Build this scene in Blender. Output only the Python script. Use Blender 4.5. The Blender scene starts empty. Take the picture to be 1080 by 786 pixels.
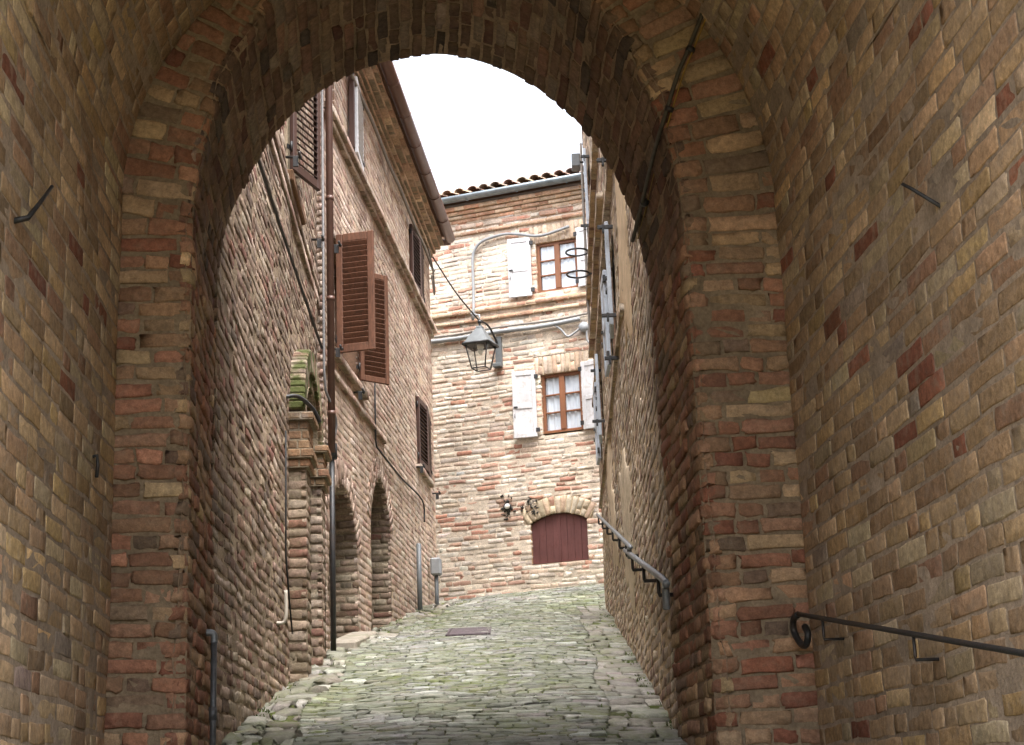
import bpy, math, numpy as np
from mathutils import Vector
rad = math.radians
rng = np.random.default_rng(11)
scene = bpy.context.scene
COL = scene.collection

# ------------------------------------------------------------------ colours
def lin(r, g, b):
    f = lambda c: (c/255/12.92) if c/255 <= .04045 else ((c/255+.055)/1.055)**2.4
    return (f(r), f(g), f(b))

# ------------------------------------------------------------------ plan frames (metres; eye at the origin, street climbs along +Y)
def frame(O, ang, flip=False):
    a = rad(ang)
    t = np.array([math.sin(a), math.cos(a), 0.]); n = np.array([math.cos(a), -math.sin(a), 0.])
    return np.array(O, float), t, (-n if flip else n)
H = rad(-4.4)
AX = np.array([math.sin(H), math.cos(H), 0.]); UX = np.array([math.cos(H), -math.sin(H), 0.]); ZZ = np.array([0, 0, 1.])
W1 = frame((-1.55, 8.2, 0), -2.2)
W2 = frame((-1.73, 14.35, 0), 4.3)
WR = frame((.778, 8.2, 0), 1.35, True)
BK = (np.array([-1.6207, 23.5751, 0.]), np.array([.9336, -.3584, 0.]), np.array([-.3584, -.9336, 0.]))
def pt(F, s, z, d=0.): return F[0] + F[1]*s + F[2]*d + ZZ*z
def ps(u, D, z): return UX*u + AX*D + ZZ*z
def ground_z(Y):
    Y = np.asarray(Y, float)
    z = .3 + .172*(Y-8.2)
    z = np.where(Y < 7, .3 + .172*(-1.2) + .20*(Y-7), z)
    z = np.where(Y > 22, .3+.172*13.8 + .17*(1-np.exp(-(Y-22))), z)
    return np.where(Y < -2, .0936 + .2*(-9), z)

# ------------------------------------------------------------------ smooth pseudo noise
_w = np.random.default_rng(5).normal(size=(14, 4))
def wob(u, v, sc=1., seed=0.):
    u = np.asarray(u)*sc; v = np.asarray(v)*sc
    r = 0
    for i in range(14):
        fr = .7 + i*.28
        r = r + np.sin(u*_w[i, 0]*fr*2 + v*_w[i, 1]*fr*2 + _w[i, 2]*9 + seed*(1.3+_w[i, 3]))/(1+i*.12)
    return r/4.5

# ------------------------------------------------------------------ mesh builder
class MB:
    def __init__(s): s.v = []; s.q = []; s.t = []; s.c = []; s.mq = []; s.mt = []; s.n = 0; s.sq = []; s.stt = []
    def add(s, V, Q=None, T=None, col=(.3, .3, .3), mat=0, smooth=False):
        V = np.asarray(V, float).reshape(-1, 3)
        c = np.asarray(col, float)
        c = np.broadcast_to(c, (len(V), 3)) if c.ndim == 1 else c
        s.v.append(V); s.c.append(c)
        if Q is not None and len(Q):
            Q = np.asarray(Q, int).reshape(-1, 4); s.q.append(Q+s.n); s.mq.append(np.full(len(Q), mat)); s.sq.append(np.full(len(Q), smooth))
        if T is not None and len(T):
            T = np.asarray(T, int).reshape(-1, 3); s.t.append(T+s.n); s.mt.append(np.full(len(T), mat)); s.stt.append(np.full(len(T), smooth))
        s.n += len(V); return s
    def build(s, name, mats, parent=None, label=None):
        V = np.concatenate(s.v); C = np.concatenate(s.c)
        if parent is not None: V = V - np.array(world_loc(parent))
        Q = np.concatenate(s.q) if s.q else np.zeros((0, 4), int)
        T = np.concatenate(s.t) if s.t else np.zeros((0, 3), int)
        me = bpy.data.meshes.new(name)
        me.vertices.add(len(V)); me.vertices.foreach_set('co', V.ravel())
        nl = Q.size + T.size
        me.loops.add(nl); me.loops.foreach_set('vertex_index', np.concatenate([Q.ravel(), T.ravel()]))
        me.polygons.add(len(Q)+len(T))
        me.polygons.foreach_set('loop_start', np.concatenate([np.arange(len(Q))*4, len(Q)*4+np.arange(len(T))*3]))
        me.polygons.foreach_set('material_index', np.concatenate(s.mq+s.mt).astype(np.int32))
        me.polygons.foreach_set('use_smooth', np.concatenate(s.sq+s.stt).astype(bool))
        a = me.color_attributes.new('Col', 'FLOAT_COLOR', 'POINT')
        a.data.foreach_set('color', np.concatenate([C, np.ones((len(C), 1))], 1).ravel())
        me.update(calc_edges=True); me.validate()
        for m in (mats if isinstance(mats, (list, tuple)) else [mats]): me.materials.append(m)
        o = bpy.data.objects.new(name, me); COL.objects.link(o)
        if parent is not None: o.parent = parent
        if label: o['label'] = label
        return o
def world_loc(o):
    v = Vector((0, 0, 0))
    while o is not None: v = v + o.location; o = o.parent
    return v
def thing(name, label, cat, loc, group=None, kind=None):
    o = bpy.data.objects.new(name, None); COL.objects.link(o); o.location = Vector(tuple(float(x) for x in loc)); o.empty_display_size = .1
    return tag(o, label, cat, group, kind)
def tag(o, label=None, cat=None, group=None, kind=None):
    if label: o['label'] = label
    if cat: o['category'] = cat
    if group: o['group'] = group
    if kind: o['kind'] = kind
    return o

BOXQ = [(0, 1, 3, 2), (4, 6, 7, 5), (0, 4, 5, 1), (2, 3, 7, 6), (0, 2, 6, 4), (1, 5, 7, 3)]
def box(mb, F, s, z, d, col=(.3, .3, .3), mat=0, bev=0.):
    """box in a wall frame with chamfered edges: s, z, d are (lo, hi)"""
    c = np.array([(sum(s))/2, (sum(d))/2, (sum(z))/2]); h = np.array([abs(s[1]-s[0])/2, abs(d[1]-d[0])/2, abs(z[1]-z[0])/2])
    obox(mb, pt(F, c[0], c[2], c[1]), F[1], F[2], ZZ, h, col, mat, bev)
def obox(mb, c, ex, ey, ez, h, col=(.3, .3, .3), mat=0, bev=0.):
    c = np.asarray(c, float); E = np.array([ex, ey, ez], float)
    b = min(bev, min(h)*.45)
    sg = np.array([(i, j, k) for i in (-1, 1) for j in (-1, 1) for k in (-1, 1)], float)
    if b <= 0:
        mb.add(c + (sg*h)@E, BOXQ, col=col, mat=mat); return
    V = []; idx = {}
    for q, g in enumerate(sg):
        for ax in range(3):
            hh = np.array(h) - b; hh[ax] = h[ax]; idx[(q, ax)] = len(V); V.append((g*hh)@E + c)
    Q = []; T = []
    num = lambda i, j, k: (i > 0)*4 + (j > 0)*2 + (k > 0)
    for ax in range(3):
        o = [a for a in range(3) if a != ax]
        for s_ in (-1, 1):
            lst = []
            for a, b2 in ((-1, -1), (1, -1), (1, 1), (-1, 1)):
                g = [0, 0, 0]; g[ax] = s_; g[o[0]] = a; g[o[1]] = b2; lst.append(idx[(num(*g), ax)])
            Q.append(lst)
    for ax in range(3):
        o = [a for a in range(3) if a != ax]
        for a in (-1, 1):
            for b2 in (-1, 1):
                g0 = [0, 0, 0]; g0[o[0]] = a; g0[o[1]] = b2; g1 = list(g0); g0[ax] = -1; g1[ax] = 1
                Q.append([idx[(num(*g0), o[0])], idx[(num(*g1), o[0])], idx[(num(*g1), o[1])], idx[(num(*g0), o[1])]])
    for q in range(8): T.append([idx[(q, 0)], idx[(q, 1)], idx[(q, 2)]])
    mb.add(V, Q, T, col=col, mat=mat)
def tube(mb, pts, r, n=8, col=(.3, .3, .3), mat=0, cap=True, flat=None):
    P = np.array(pts, float); m = len(P)
    r = np.broadcast_to(np.asarray(r, float), (m,))
    Tn = np.gradient(P, axis=0) if m > 2 else np.array([P[1]-P[0]]*2)
    Tn /= np.linalg.norm(Tn, axis=1)[:, None]+1e-9
    ref = np.array([0, 0, 1.]) if abs(Tn[0, 2]) < .9 else np.array([1., 0, 0])
    V = []
    a = np.linspace(0, 2*math.pi, n, endpoint=False)
    x = np.cross(ref, Tn[0]); x /= np.linalg.norm(x)
    for i in range(m):
        x = x - Tn[i]*np.dot(x, Tn[i]); x /= np.linalg.norm(x); y = np.cross(Tn[i], x)
        V.append(P[i] + r[i]*(np.cos(a)[:, None]*x + np.sin(a)[:, None]*y))
    Q = [[i*n+j, i*n+(j+1) % n, (i+1)*n+(j+1) % n, (i+1)*n+j] for i in range(m-1) for j in range(n)]
    V = np.concatenate(V); T = []
    if cap:
        V = np.concatenate([V, P[:1], P[-1:]])
        T = [[(j+1) % n, j, m*n] for j in range(n)] + [[(m-1)*n+j, (m-1)*n+(j+1) % n, m*n+1] for j in range(n)]
    mb.add(V, Q, T, col=col, mat=mat, smooth=True)
def spline(pts, k=6):
    P = np.array(pts, float); out = []
    for i in range(len(P)-1):
        p0 = P[max(i-1, 0)]; p1 = P[i]; p2 = P[i+1]; p3 = P[min(i+2, len(P)-1)]
        for t in np.linspace(0, 1, k, endpoint=False):
            out.append(.5*((2*p1)+(-p0+p2)*t+(2*p0-5*p1+4*p2-p3)*t*t+(-p0+3*p1-3*p2+p3)*t**3))
    out.append(P[-1]); return out

# ------------------------------------------------------------------ brickwork
TU = np.array([0, .028, .36, .66, .972, 1.]); TV = np.array([0, .075, .5, .925, 1.])
NU, NV = len(TU), len(TV)
_gu, _gv = np.meshgrid(TU, TV); _gu = _gu.ravel(); _gv = _gv.ravel()
_id = np.arange(NU*NV).reshape(NV, NU)
_ring = np.concatenate([_id[0, :], _id[1:, -1], _id[-1, -2::-1], _id[-2:0:-1, 0]])
_Q = [[_id[j, i], _id[j, i+1], _id[j+1, i+1], _id[j+1, i]] for j in range(NV-1) for i in range(NU-1)]
_nr = len(_ring)
_Q += [[_ring[(k+1) % _nr], _ring[k], NU*NV+k, NU*NV+(k+1) % _nr] for k in range(_nr)]
_Q = np.array(_Q)
_isb = np.zeros(NU*NV, bool); _isb[_ring] = True
_corner = [(_id[0, 0], 1, 1), (_id[0, -1], -1, 1), (_id[-1, 0], 1, -1), (_id[-1, -1], -1, -1)]

def palette(items, sat=.66):
    w = np.array([i[1] for i in items], float); c = np.array([lin(*i[0]) for i in items])
    g = c@np.array([.25, .65, .10]); c = g[:, None] + (c-g[:, None])*sat
    return c, w/w.sum()

def bricks(mb, mapf, rows, spans, pal, joint=.012, L=(.265, .125), header=.35, bevel=.005, jit=.003, dj=.004, recess=.009,
           depth=.03, wobamp=.008, wobsc=.8, seed=0., off=0., mortar=(.36, .31, .25), mstep=.25, vary=.12, missing=0., rnd=1., tint=None, mort=True, uneven=.004, tilt=.0):
    """rows: list of (v0, v1); spans(v) -> [(a, b)].  Every brick is a small worn block standing proud of a mortar bed."""
    pc, pw = pal
    B = []; M = []
    for (v0, v1) in rows:
        vc = (v0+v1)/2
        for (a, b) in spans(vc):
            if b-a < .02: continue
            M.append((a, b, v0, v1))
            u = a; first = True
            while u < b-.01:
                l = (L[1] if rng.random() < header else L[0])*rng.uniform(.85, 1.12)
                if first: l *= rng.uniform(.45, 1.05); first = False
                if b-(u+l) < L[1]*.55: l = b-u
                if rng.random() >= missing: B.append((u+joint/2 if u > a else u+joint*.15, min(u+l, b)-(joint/2 if u+l < b-.005 else joint*.15), v0, v1))
                u += l
    if B:
        B = np.array(B); n = len(B)
        u0, u1, v0, v1 = B.T
        hv = (v1-v0-joint)*rng.uniform(1-tilt*2-.08, 1.04, n); vc = (v0+v1)/2 + rng.normal(0, uneven*.5, n)
        U = u0[:, None] + (u1-u0)[:, None]*_gu; V = vc[:, None] + hv[:, None]*(_gv-.5)
        V = V + (rng.normal(0, uneven*.6, n)[:, None])*(_gu-.5)
        U = U + np.where(_isb, rng.normal(0, jit, U.shape), 0)
        V = V + np.where(_isb, rng.normal(0, jit*.7, U.shape), 0)
        lim = np.minimum((u1-u0)*.2, hv*.2)
        for (k, sx, sy) in _corner:
            p = rnd*rng.uniform(.1, 1., n)*np.minimum(lim, .010+jit*1.5); U[:, k] += sx*p; V[:, k] += sy*p
        Dd = off + np.where(_isb, -bevel*rng.uniform(.5, 1.4, U.shape), rng.normal(0, dj*.35, U.shape))
        cl = lambda k: np.clip(rng.normal(0, 1, n), -1.2, 1.8)[:, None]*dj*k
        Dd = Dd + cl(1) + cl(.7)*(_gu-.5) + cl(.7)*(_gv-.5)
        Dd = Dd + wobamp*wob(U, V, wobsc, seed)
        V = V + uneven*1.5*wob(U, V*.6, .9, seed+7)
        rU = U[:, _ring]; rV = V[:, _ring]; rD = Dd[:, _ring] - depth
        UU = np.concatenate([U, rU], 1); VV = np.concatenate([V, rV], 1); DD = np.concatenate([Dd, rD], 1)
        P = mapf(UU.ravel(), VV.ravel(), DD.ravel())
        k = UU.shape[1]
        Q = (_Q[None] + (np.arange(n)*k)[:, None, None]).reshape(-1, 4)
        c = pc[rng.choice(len(pc), n, p=pw)]
        c = c*np.exp(rng.normal(0, vary, (n, 1)))*np.exp(rng.normal(0, vary*.13, (n, 3)))
        if tint is not None:
            tq = tint(u0*.5+u1*.5, vc); c = c*(tq if tq.ndim == 2 else tq[:, None])
        C = np.repeat(c[:, None, :], k, 1).reshape(-1, 3)
        mb.add(P, Q, col=np.clip(C, .01, .8), mat=0, smooth=True)
    if mort:
        ms, qs, off_n = [], [], 0
        for (a, b, v0, v1) in M:
            m = max(2, int((b-a)/mstep)+2); uu = np.linspace(a, b, m)
            UU = np.concatenate([uu, uu]); VV = np.concatenate([np.full(m, v0), np.full(m, v1)])
            ms.append((UU, VV)); i = np.arange(m-1)+off_n
            qs.append(np.stack([i, i+1, i+1+m, i+m], 1)); off_n += 2*m
        UU = np.concatenate([x[0] for x in ms]); VV = np.concatenate([x[1] for x in ms])
        DD = off - recess + wobamp*wob(UU, VV, wobsc, seed)
        mb.add(mapf(UU, VV, DD), np.concatenate(qs), col=mortar, mat=1, smooth=True)
    return mb

def wallmap(F):
    def f(u, v, d): return F[0] + u[:, None]*F[1] + d[:, None]*F[2] + v[:, None]*ZZ
    return f
def rowlist(z0, z1, c, var=.08):
    r = []; z = z0
    while z < z1:
        h = c*rng.uniform(1-var, 1+var); r.append((z, z+h)); z += h
    return r
def cut(a, b, holes):
    out = [(a, b)]
    for (x, y) in holes:
        nx = []
        for (p, q) in out:
            if y <= p or x >= q: nx.append((p, q)); continue
            if x > p: nx.append((p, x))
            if y < q: nx.append((y, q))
        out = nx
    return out
def quadstrip(mb, A, B, col, mat=0):
    A = np.array(A); B = np.array(B); m = len(A); i = np.arange(m-1)
    mb.add(np.concatenate([A, B]), np.stack([i, i+1, i+1+m, i+m], 1), col=col, mat=mat)

# ------------------------------------------------------------------ materials
class NT:
    def __init__(s, name):
        s.m = bpy.data.materials.new(name); s.m.use_nodes = True; s.t = s.m.node_tree; s.t.nodes.clear()
        s.out = s.n('ShaderNodeOutputMaterial'); s.b = s.n('ShaderNodeBsdfPrincipled'); s.l(s.b.outputs[0], s.out.inputs[0])
        s.pos = s.n('ShaderNodeNewGeometry').outputs['Position']
    def n(s, ty, **k):
        x = s.t.nodes.new(ty)
        for a, b in k.items(): setattr(x, a, b)
        return x
    def l(s, a, b): s.t.links.new(a, b)
    def noise(s, sc, det=4, rough=.55, vec=None, dist=0.):
        x = s.n('ShaderNodeTexNoise'); x.inputs['Scale'].default_value = sc; x.inputs['Detail'].default_value = det; x.inputs['Roughness'].default_value = rough
        x.inputs['Distortion'].default_value = dist; s.l(vec or s.pos, x.inputs['Vector']); return x.outputs['Fac']
    def remap(s, v, a, b, c, d):
        x = s.n('ShaderNodeMapRange'); s.l(v, x.inputs[0])
        for i, q in enumerate((a, b, c, d)): x.inputs[i+1].default_value = q
        return x.outputs[0]
    def mix(s, f, a, b, mode='MIX'):
        x = s.n('ShaderNodeMix', data_type='RGBA', blend_type=mode)
        for sock, v in ((0, f), (6, a), (7, b)):
            if hasattr(v, 'links'): s.l(v, x.inputs[sock])
            else: x.inputs[sock].default_value = v if sock == 0 else (*v[:3], 1)
        return x.outputs[2]
    def math(s, op, a, b=0.):
        x = s.n('ShaderNodeMath', operation=op)
        for i, v in enumerate((a, b)):
            if hasattr(v, 'links'): s.l(v, x.inputs[i])
            else: x.inputs[i].default_value = v
        return x.outputs[0]
    def scalec(s, col, fac):
        x = s.n('ShaderNodeVectorMath', operation='SCALE'); s.l(col, x.inputs[0]); s.l(fac, x.inputs['Scale']); return x.outputs[0]
    def bump(s, h, dist, strength=1., prev=None):
        x = s.n('ShaderNodeBump'); x.inputs['Distance'].default_value = dist; x.inputs['Strength'].default_value = strength; s.l(h, x.inputs['Height'])
        if prev is not None: s.l(prev, x.inputs['Normal'])
        return x.outputs[0]
    def fin(s, col, rough=.9, normal=None, metal=0., spec=.3):
        if hasattr(col, 'links'): s.l(col, s.b.inputs['Base Color'])
        else: s.b.inputs['Base Color'].default_value = (*col[:3], 1)
        if hasattr(rough, 'links'): s.l(rough, s.b.inputs['Roughness'])
        else: s.b.inputs['Roughness'].default_value = rough
        s.b.inputs['Metallic'].default_value = metal; s.b.inputs['Specular IOR Level'].default_value = spec
        if normal is not None: s.l(normal, s.b.inputs['Normal'])
        return s.m
    def col(s): return s.n('ShaderNodeAttribute', attribute_name='Col').outputs['Color']

def mat_brick(name, mortar, smear=.5, stain=.35, bump=.006, moss=0., fine=.3, streak=0., efflo=.0):
    t = NT(name); c = t.col()
    n1 = t.noise(38, 5, .6); n2 = t.noise(150, 3, .6); n3 = t.noise(1.1, 5, .6); n4 = t.noise(9, 6, .65)
    c = t.scalec(c, t.remap(n1, .3, .7, 1-fine, 1+fine)); c = t.scalec(c, t.remap(n2, .3, .7, 1-fine*.6, 1+fine*.6))
    sm = t.math('MULTIPLY', t.remap(t.noise(16, 7, .68), .50, .64, 0, 1), smear)
    c = t.mix(sm, c, mortar)
    if efflo:
        e = t.math('MULTIPLY', t.remap(t.noise(3.3, 7, .7), .6, .72, 0, 1), efflo); c = t.mix(e, c, (.55, .53, .5))
    c = t.scalec(c, t.remap(n3, .3, .72, 1-stain, 1+stain*.35)); c = t.scalec(c, t.remap(n4, .3, .7, 1-stain*.55, 1+stain*.3))
    if streak:
        mp = t.n('ShaderNodeMapping'); mp.inputs['Scale'].default_value = (5., 5., .35); t.l(t.pos, mp.inputs[0])
        c = t.scalec(c, t.remap(t.noise(1., 5, .6, mp.outputs[0]), .35, .62, 1-streak, 1+streak*.25))
    if moss:
        mm = t.math('MULTIPLY', t.remap(t.noise(6, 6, .65), .40, .56, 0, 1), moss); c = t.mix(mm, c, (.062, .075, .022))
    h = t.math('ADD', t.math('MULTIPLY', n2, .35), t.math('ADD', n1, t.math('MULTIPLY', n4, 1.2)))
    return t.fin(c, .92, t.bump(h, bump, .9), spec=.15)
def mat_mortar(name, stain=.35, moss=0., bump=.006):
    t = NT(name); c = t.col()
    n1 = t.noise(60, 5, .7); n3 = t.noise(1.3, 5, .6); n4 = t.noise(11, 5, .6)
    c = t.scalec(c, t.remap(n1, .3, .7, .72, 1.25)); c = t.scalec(c, t.remap(n3, .3, .7, 1-stain, 1+stain*.4)); c = t.scalec(c, t.remap(n4, .3, .7, .75, 1.2))
    if moss:
        mm = t.math('MULTIPLY', t.remap(t.noise(5, 6, .65), .42, .6, 0, 1), moss); c = t.mix(mm, c, (.085, .115, .022))
    return t.fin(c, .95, t.bump(t.math('ADD', n1, n4), bump, 1.), spec=.1)
def mat_plain(name, col, var=.2, rough=.6, sc=20, bump=.001, metal=0., spec=.3, dirt=None, dirtamt=.5):
    t = NT(name); base = t.mix(0., col, col)
    c = t.scalec(base, t.remap(t.noise(sc, 5, .6), .3, .7, 1-var, 1+var))
    if dirt: c = t.mix(t.math('MULTIPLY', t.remap(t.noise(sc*.45, 7, .7), .5, .66, 0, 1), dirtamt), c, dirt)
    return t.fin(c, rough, t.bump(t.noise(sc*6, 4), bump, .7), metal, spec)
def mat_wood(name, col, vec_scale=(14, 14, 1.2), var=.35, rough=.55, dirt=None):
    t = NT(name)
    mp = t.n('ShaderNodeMapping'); mp.inputs['Scale'].default_value = vec_scale; t.l(t.pos, mp.inputs[0])
    g = t.noise(4, 6, .65, mp.outputs[0], .6)
    base = t.mix(0., col, col); c = t.scalec(base, t.remap(g, .3, .7, 1-var, 1+var))
    c = t.scalec(c, t.remap(t.noise(2.5, 4), .3, .7, .8, 1.15))
    if dirt: c = t.mix(t.math('MULTIPLY', t.remap(t.noise(14, 7, .7), .52, .66, 0, 1), .6), c, dirt)
    return t.fin(c, rough, t.bump(g, .002, .6))
def mat_attr(name, rough=.8, var=.25, sc=25, bump=.003):
    t = NT(name); c = t.scalec(t.col(), t.remap(t.noise(sc, 6, .65), .3, .7, 1-var, 1+var))
    return t.fin(c, rough, t.bump(t.noise(sc*2, 5, .6), bump, .8), spec=.25)

MO_P = lin(166, 150, 134); MO_W = lin(150, 136, 116); MO_B = lin(196, 184, 166)
m_pass = mat_brick('passage brick', lin(168, 152, 136), smear=.4, stain=.34, bump=.005, efflo=.25)
m_passm = mat_mortar('passage mortar', .3)
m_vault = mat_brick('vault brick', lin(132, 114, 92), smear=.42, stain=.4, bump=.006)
m_pier = mat_brick('pier brick', lin(156, 142, 124), smear=.18, stain=.3, bump=.006, fine=.28)
m_pierm = mat_mortar('pier mortar', .3)
m_w1 = mat_brick('old house brick', lin(150, 130, 108), smear=.5, stain=.45, bump=.006, fine=.35, efflo=.3)
m_w1m = mat_mortar('old house mortar', .45, bump=.01)
m_w2 = mat_brick('tan house brick', lin(186, 160, 136), smear=.4, stain=.3, bump=.005, streak=.25)
m_w2m = mat_mortar('tan house mortar', .25)
m_bk = mat_brick('pale house brick', lin(206, 190, 168), smear=.5, stain=.22, bump=.006, fine=.22, streak=.28)
m_bkm = mat_mortar('pale house mortar', .2)
m_r = mat_brick('right house brick', lin(190, 168, 138), smear=.75, stain=.4, bump=.004, fine=.35, efflo=.2, streak=.3)
m_rm = mat_mortar('right house mortar', .4, bump=.01)
m_moss = mat_brick('mossy brick', lin(130, 120, 95), smear=.3, stain=.3, bump=.006, moss=.95)
m_base = mat_brick('damp brick', lin(140, 125, 100), smear=.3, stain=.4, bump=.006, moss=.25)
m_body = mat_plain('hidden masonry', lin(150, 125, 100), .25, .95, 3, .004)
m_iron = mat_plain('black iron', (.018, .019, .021), .4, .5, 30, .002, .0, .5, (.07, .04, .025), .35)
m_steel = mat_plain('worn galvanised rail', (.17, .185, .2), .35, .45, 30, .002, .4, .5, (.3, .3, .3), .4)
m_pipe_grey = mat_plain('grey plastic conduit', lin(142, 145, 148), .12, .55, 12, .001)
m_pipe_brown = mat_plain('brown painted copper', lin(92, 66, 56), .15, .45, 10, .001, .1, .5)
m_zinc = mat_plain('weathered zinc', lin(120, 132, 140), .2, .5, 10, .001, .3, .5, lin(92, 92, 90), .4)
m_cable = mat_plain('black cable', (.02, .02, .02), .2, .6, 40)
m_cablegrey = mat_plain('grey cable', lin(128, 122, 116), .2, .7, 40)
m_shut = mat_wood('brown louvre wood', lin(100, 68, 52), (10, 10, 2), .32, .6, lin(70, 52, 42))
m_shut_dark = mat_wood('dark brown louvre wood', lin(74, 54, 48), (10, 10, 2), .2, .5)
m_white = mat_wood('white painted wood', lin(200, 200, 203), (12, 12, 2), .07, .55, lin(160, 152, 144))
m_grey_sh = mat_wood('blue grey painted wood', lin(176, 184, 194), (12, 12, 2), .1, .55, lin(130, 128, 126))
m_frame = mat_wood('varnished window wood', lin(128, 86, 62), (12, 12, 2), .2, .45)
m_hatch = mat_wood('oxblood painted boards', lin(100, 64, 62), (16, 16, 1.0), .16, .55, lin(88, 50, 46))
m_dark = mat_plain('dark boards and unlit rooms', lin(48, 38, 32), .3, .8, 8)
m_curtain = mat_plain('white curtain cloth', lin(232, 236, 242), .04, .9, 5)
m_tile = mat_attr('clay roof tile', .85, .3, 18, .004)
m_trim = mat_attr('brick moulding', .9, .28, 30, .004)
m_stone = mat_plain('grey step stone', lin(150, 142, 130), .25, .9, 9, .005, 0, .2, lin(96, 100, 62), .5)
m_cover = mat_plain('rusty iron cover', lin(84, 74, 78), .3, .7, 25, .004, .2, .4)
m_lampbox = mat_plain('lamp grey metal', lin(98, 102, 104), .15, .5, 20, .001, .2, .5)
m_bulb = mat_plain('frosted bulb', lin(225, 225, 220), .03, .3, 10)
m_earth = mat_plain('bare earth', lin(112, 104, 82), .3, .95, 3, .01, 0, .1, lin(70, 82, 40), .6)

def mat_glass(name, tint, refl=.08):
    t = NT(name); t.t.nodes.remove(t.b)
    tr = t.n('ShaderNodeBsdfTransparent'); tr.inputs[0].default_value = (*tint, 1)
    gl = t.n('ShaderNodeBsdfGlossy'); gl.inputs['Roughness'].default_value = .04
    fr = t.n('ShaderNodeLayerWeight')
    mx = t.n('ShaderNodeMixShader'); t.l(t.math('ADD', t.math('MULTIPLY', t.math('POWER', fr.outputs['Facing'], 5.), .8), refl), mx.inputs[0]); t.l(tr.outputs[0], mx.inputs[1]); t.l(gl.outputs[0], mx.inputs[2]); t.l(mx.outputs[0], t.out.inputs[0])
    return t.m
m_glass = mat_glass('window glass', (.93, .97, 1.), .12)
m_lglass = mat_glass('lantern glass', (.93, .95, .95))

# street stone: grey setts, moss held in the joints and in broad green patches
def mat_sett():
    t = NT('mossy street setts'); c = t.col()
    n1 = t.noise(26, 6, .65); n2 = t.noise(110, 3, .6); n4 = t.noise(5, 5, .6)
    c = t.scalec(c, t.remap(n1, .3, .7, .7, 1.28)); c = t.scalec(c, t.remap(n2, .3, .7, .82, 1.18)); c = t.scalec(c, t.remap(n4, .3, .7, .85, 1.12))
    patch = t.remap(t.noise(.9, 4, .6), .40, .62, .05, 1)
    mm = t.math('MULTIPLY', t.math('MULTIPLY', t.remap(t.noise(8, 7, .7), .44, .62, 0, 1), patch), .8)
    film = t.math('MULTIPLY', t.remap(t.noise(2.2, 5, .6), .38, .62, .0, .5), 1.)
    c = t.mix(film, c, (.17, .19, .125)); c = t.mix(mm, c, (.13, .15, .045))
    return t.fin(c, .85, t.bump(t.math('ADD', n1, t.math('MULTIPLY', n2, .4)), .008, .9), spec=.25)
m_sett = mat_sett()
m_settm = mat_mortar('mossy street joints', .3, .75, .012)

# ------------------------------------------------------------------ palettes (sRGB of the clay itself)
P_PASS = palette([((188, 158, 120), 6), ((178, 146, 110), 5), ((168, 138, 104), 4), ((186, 164, 130), 3), ((164, 126, 98), 1.8), ((146, 92, 70), .7), ((152, 134, 120), .3), ((186, 154, 106), 2.8)], .84)
P_PIER = palette([((160, 122, 92), 4), ((170, 138, 104), 3), ((156, 108, 82), 3.4), ((142, 90, 68), 1.6), ((154, 112, 86), 4), ((132, 108, 88), 1.6), ((182, 152, 112), 1.6)], .84)
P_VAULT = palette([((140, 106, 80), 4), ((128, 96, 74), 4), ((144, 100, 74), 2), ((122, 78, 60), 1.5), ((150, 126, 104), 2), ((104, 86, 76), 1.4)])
P_W1 = palette(sat=.58, items=[((172, 138, 108), 4), ((158, 122, 94), 4), ((148, 102, 76), 2.4), ((182, 154, 124), 2.5), ((138, 110, 88), 2), ((154, 92, 70), 1)])
P_W2 = palette(sat=.56, items=[((206, 170, 142), 4), ((198, 158, 130), 4), ((212, 182, 154), 3), ((192, 142, 114), 2.2), ((182, 132, 106), 1)])
P_BK = palette([((226, 204, 180), 5), ((232, 216, 198), 4), ((222, 190, 162), 3), ((216, 162, 132), 2.4), ((206, 136, 104), 1.5), ((208, 190, 172), 2)], .7)
P_R = palette(sat=.58, items=[((200, 170, 134), 4), ((190, 158, 122), 3), ((206, 182, 150), 3), ((178, 138, 106), 2), ((166, 116, 88), 1)])
P_SETT = palette([((134, 132, 126), 4), ((120, 119, 114), 4), ((148, 146, 142), 3), ((108, 106, 102), 2), ((132, 123, 117), 2), ((174, 173, 171), .8)])

# ================================================================== THE VAULTED PASSAGE
UL, UR = -1.22, 1.805
D0, DF, DB = 2.5, 7.0, 8.2
UC = (UL+UR)/2; RV = (UR-UL)/2; ZS = 2.70
AC, AR, AZ, BF, BB = .235, 1.13, 2.55, 1.60, 1.48                                     # the exit arch: centre, radius, springing
passage = thing('vaulted_passage', 'dark brick gateway passage with a barrel vault and a round arch framing the street', 'archway', ps(UC, DF, .1))
def pmap(u0, side):
    def f(u, v, d): return (u0 + side*d)[:, None]*UX + u[:, None]*AX + v[:, None]*ZZ
    return f
def shade(u, v): return np.ones_like(u)
# side walls
for (u0, side, sd, lab) in ((UL, 1, 1., 'yellow brick side wall with an iron spike'), (UR, -1, 2., 'yellow brick side wall carrying the handrail')):
    mb = MB()
    bricks(mb, pmap(u0, side), rowlist(-1.6, ZS-.001, .081, .05), lambda v: [(D0, DF)], P_PASS, joint=.012, L=(.29, .14), seed=sd, wobamp=.012, jit=.0035, dj=.0012, recess=.0016, mortar=MO_P, uneven=.006, bevel=.0014, header=.3, vary=.15, rnd=.45)
    mb.build('side_wall', [m_pass, m_passm], passage, lab)
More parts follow.
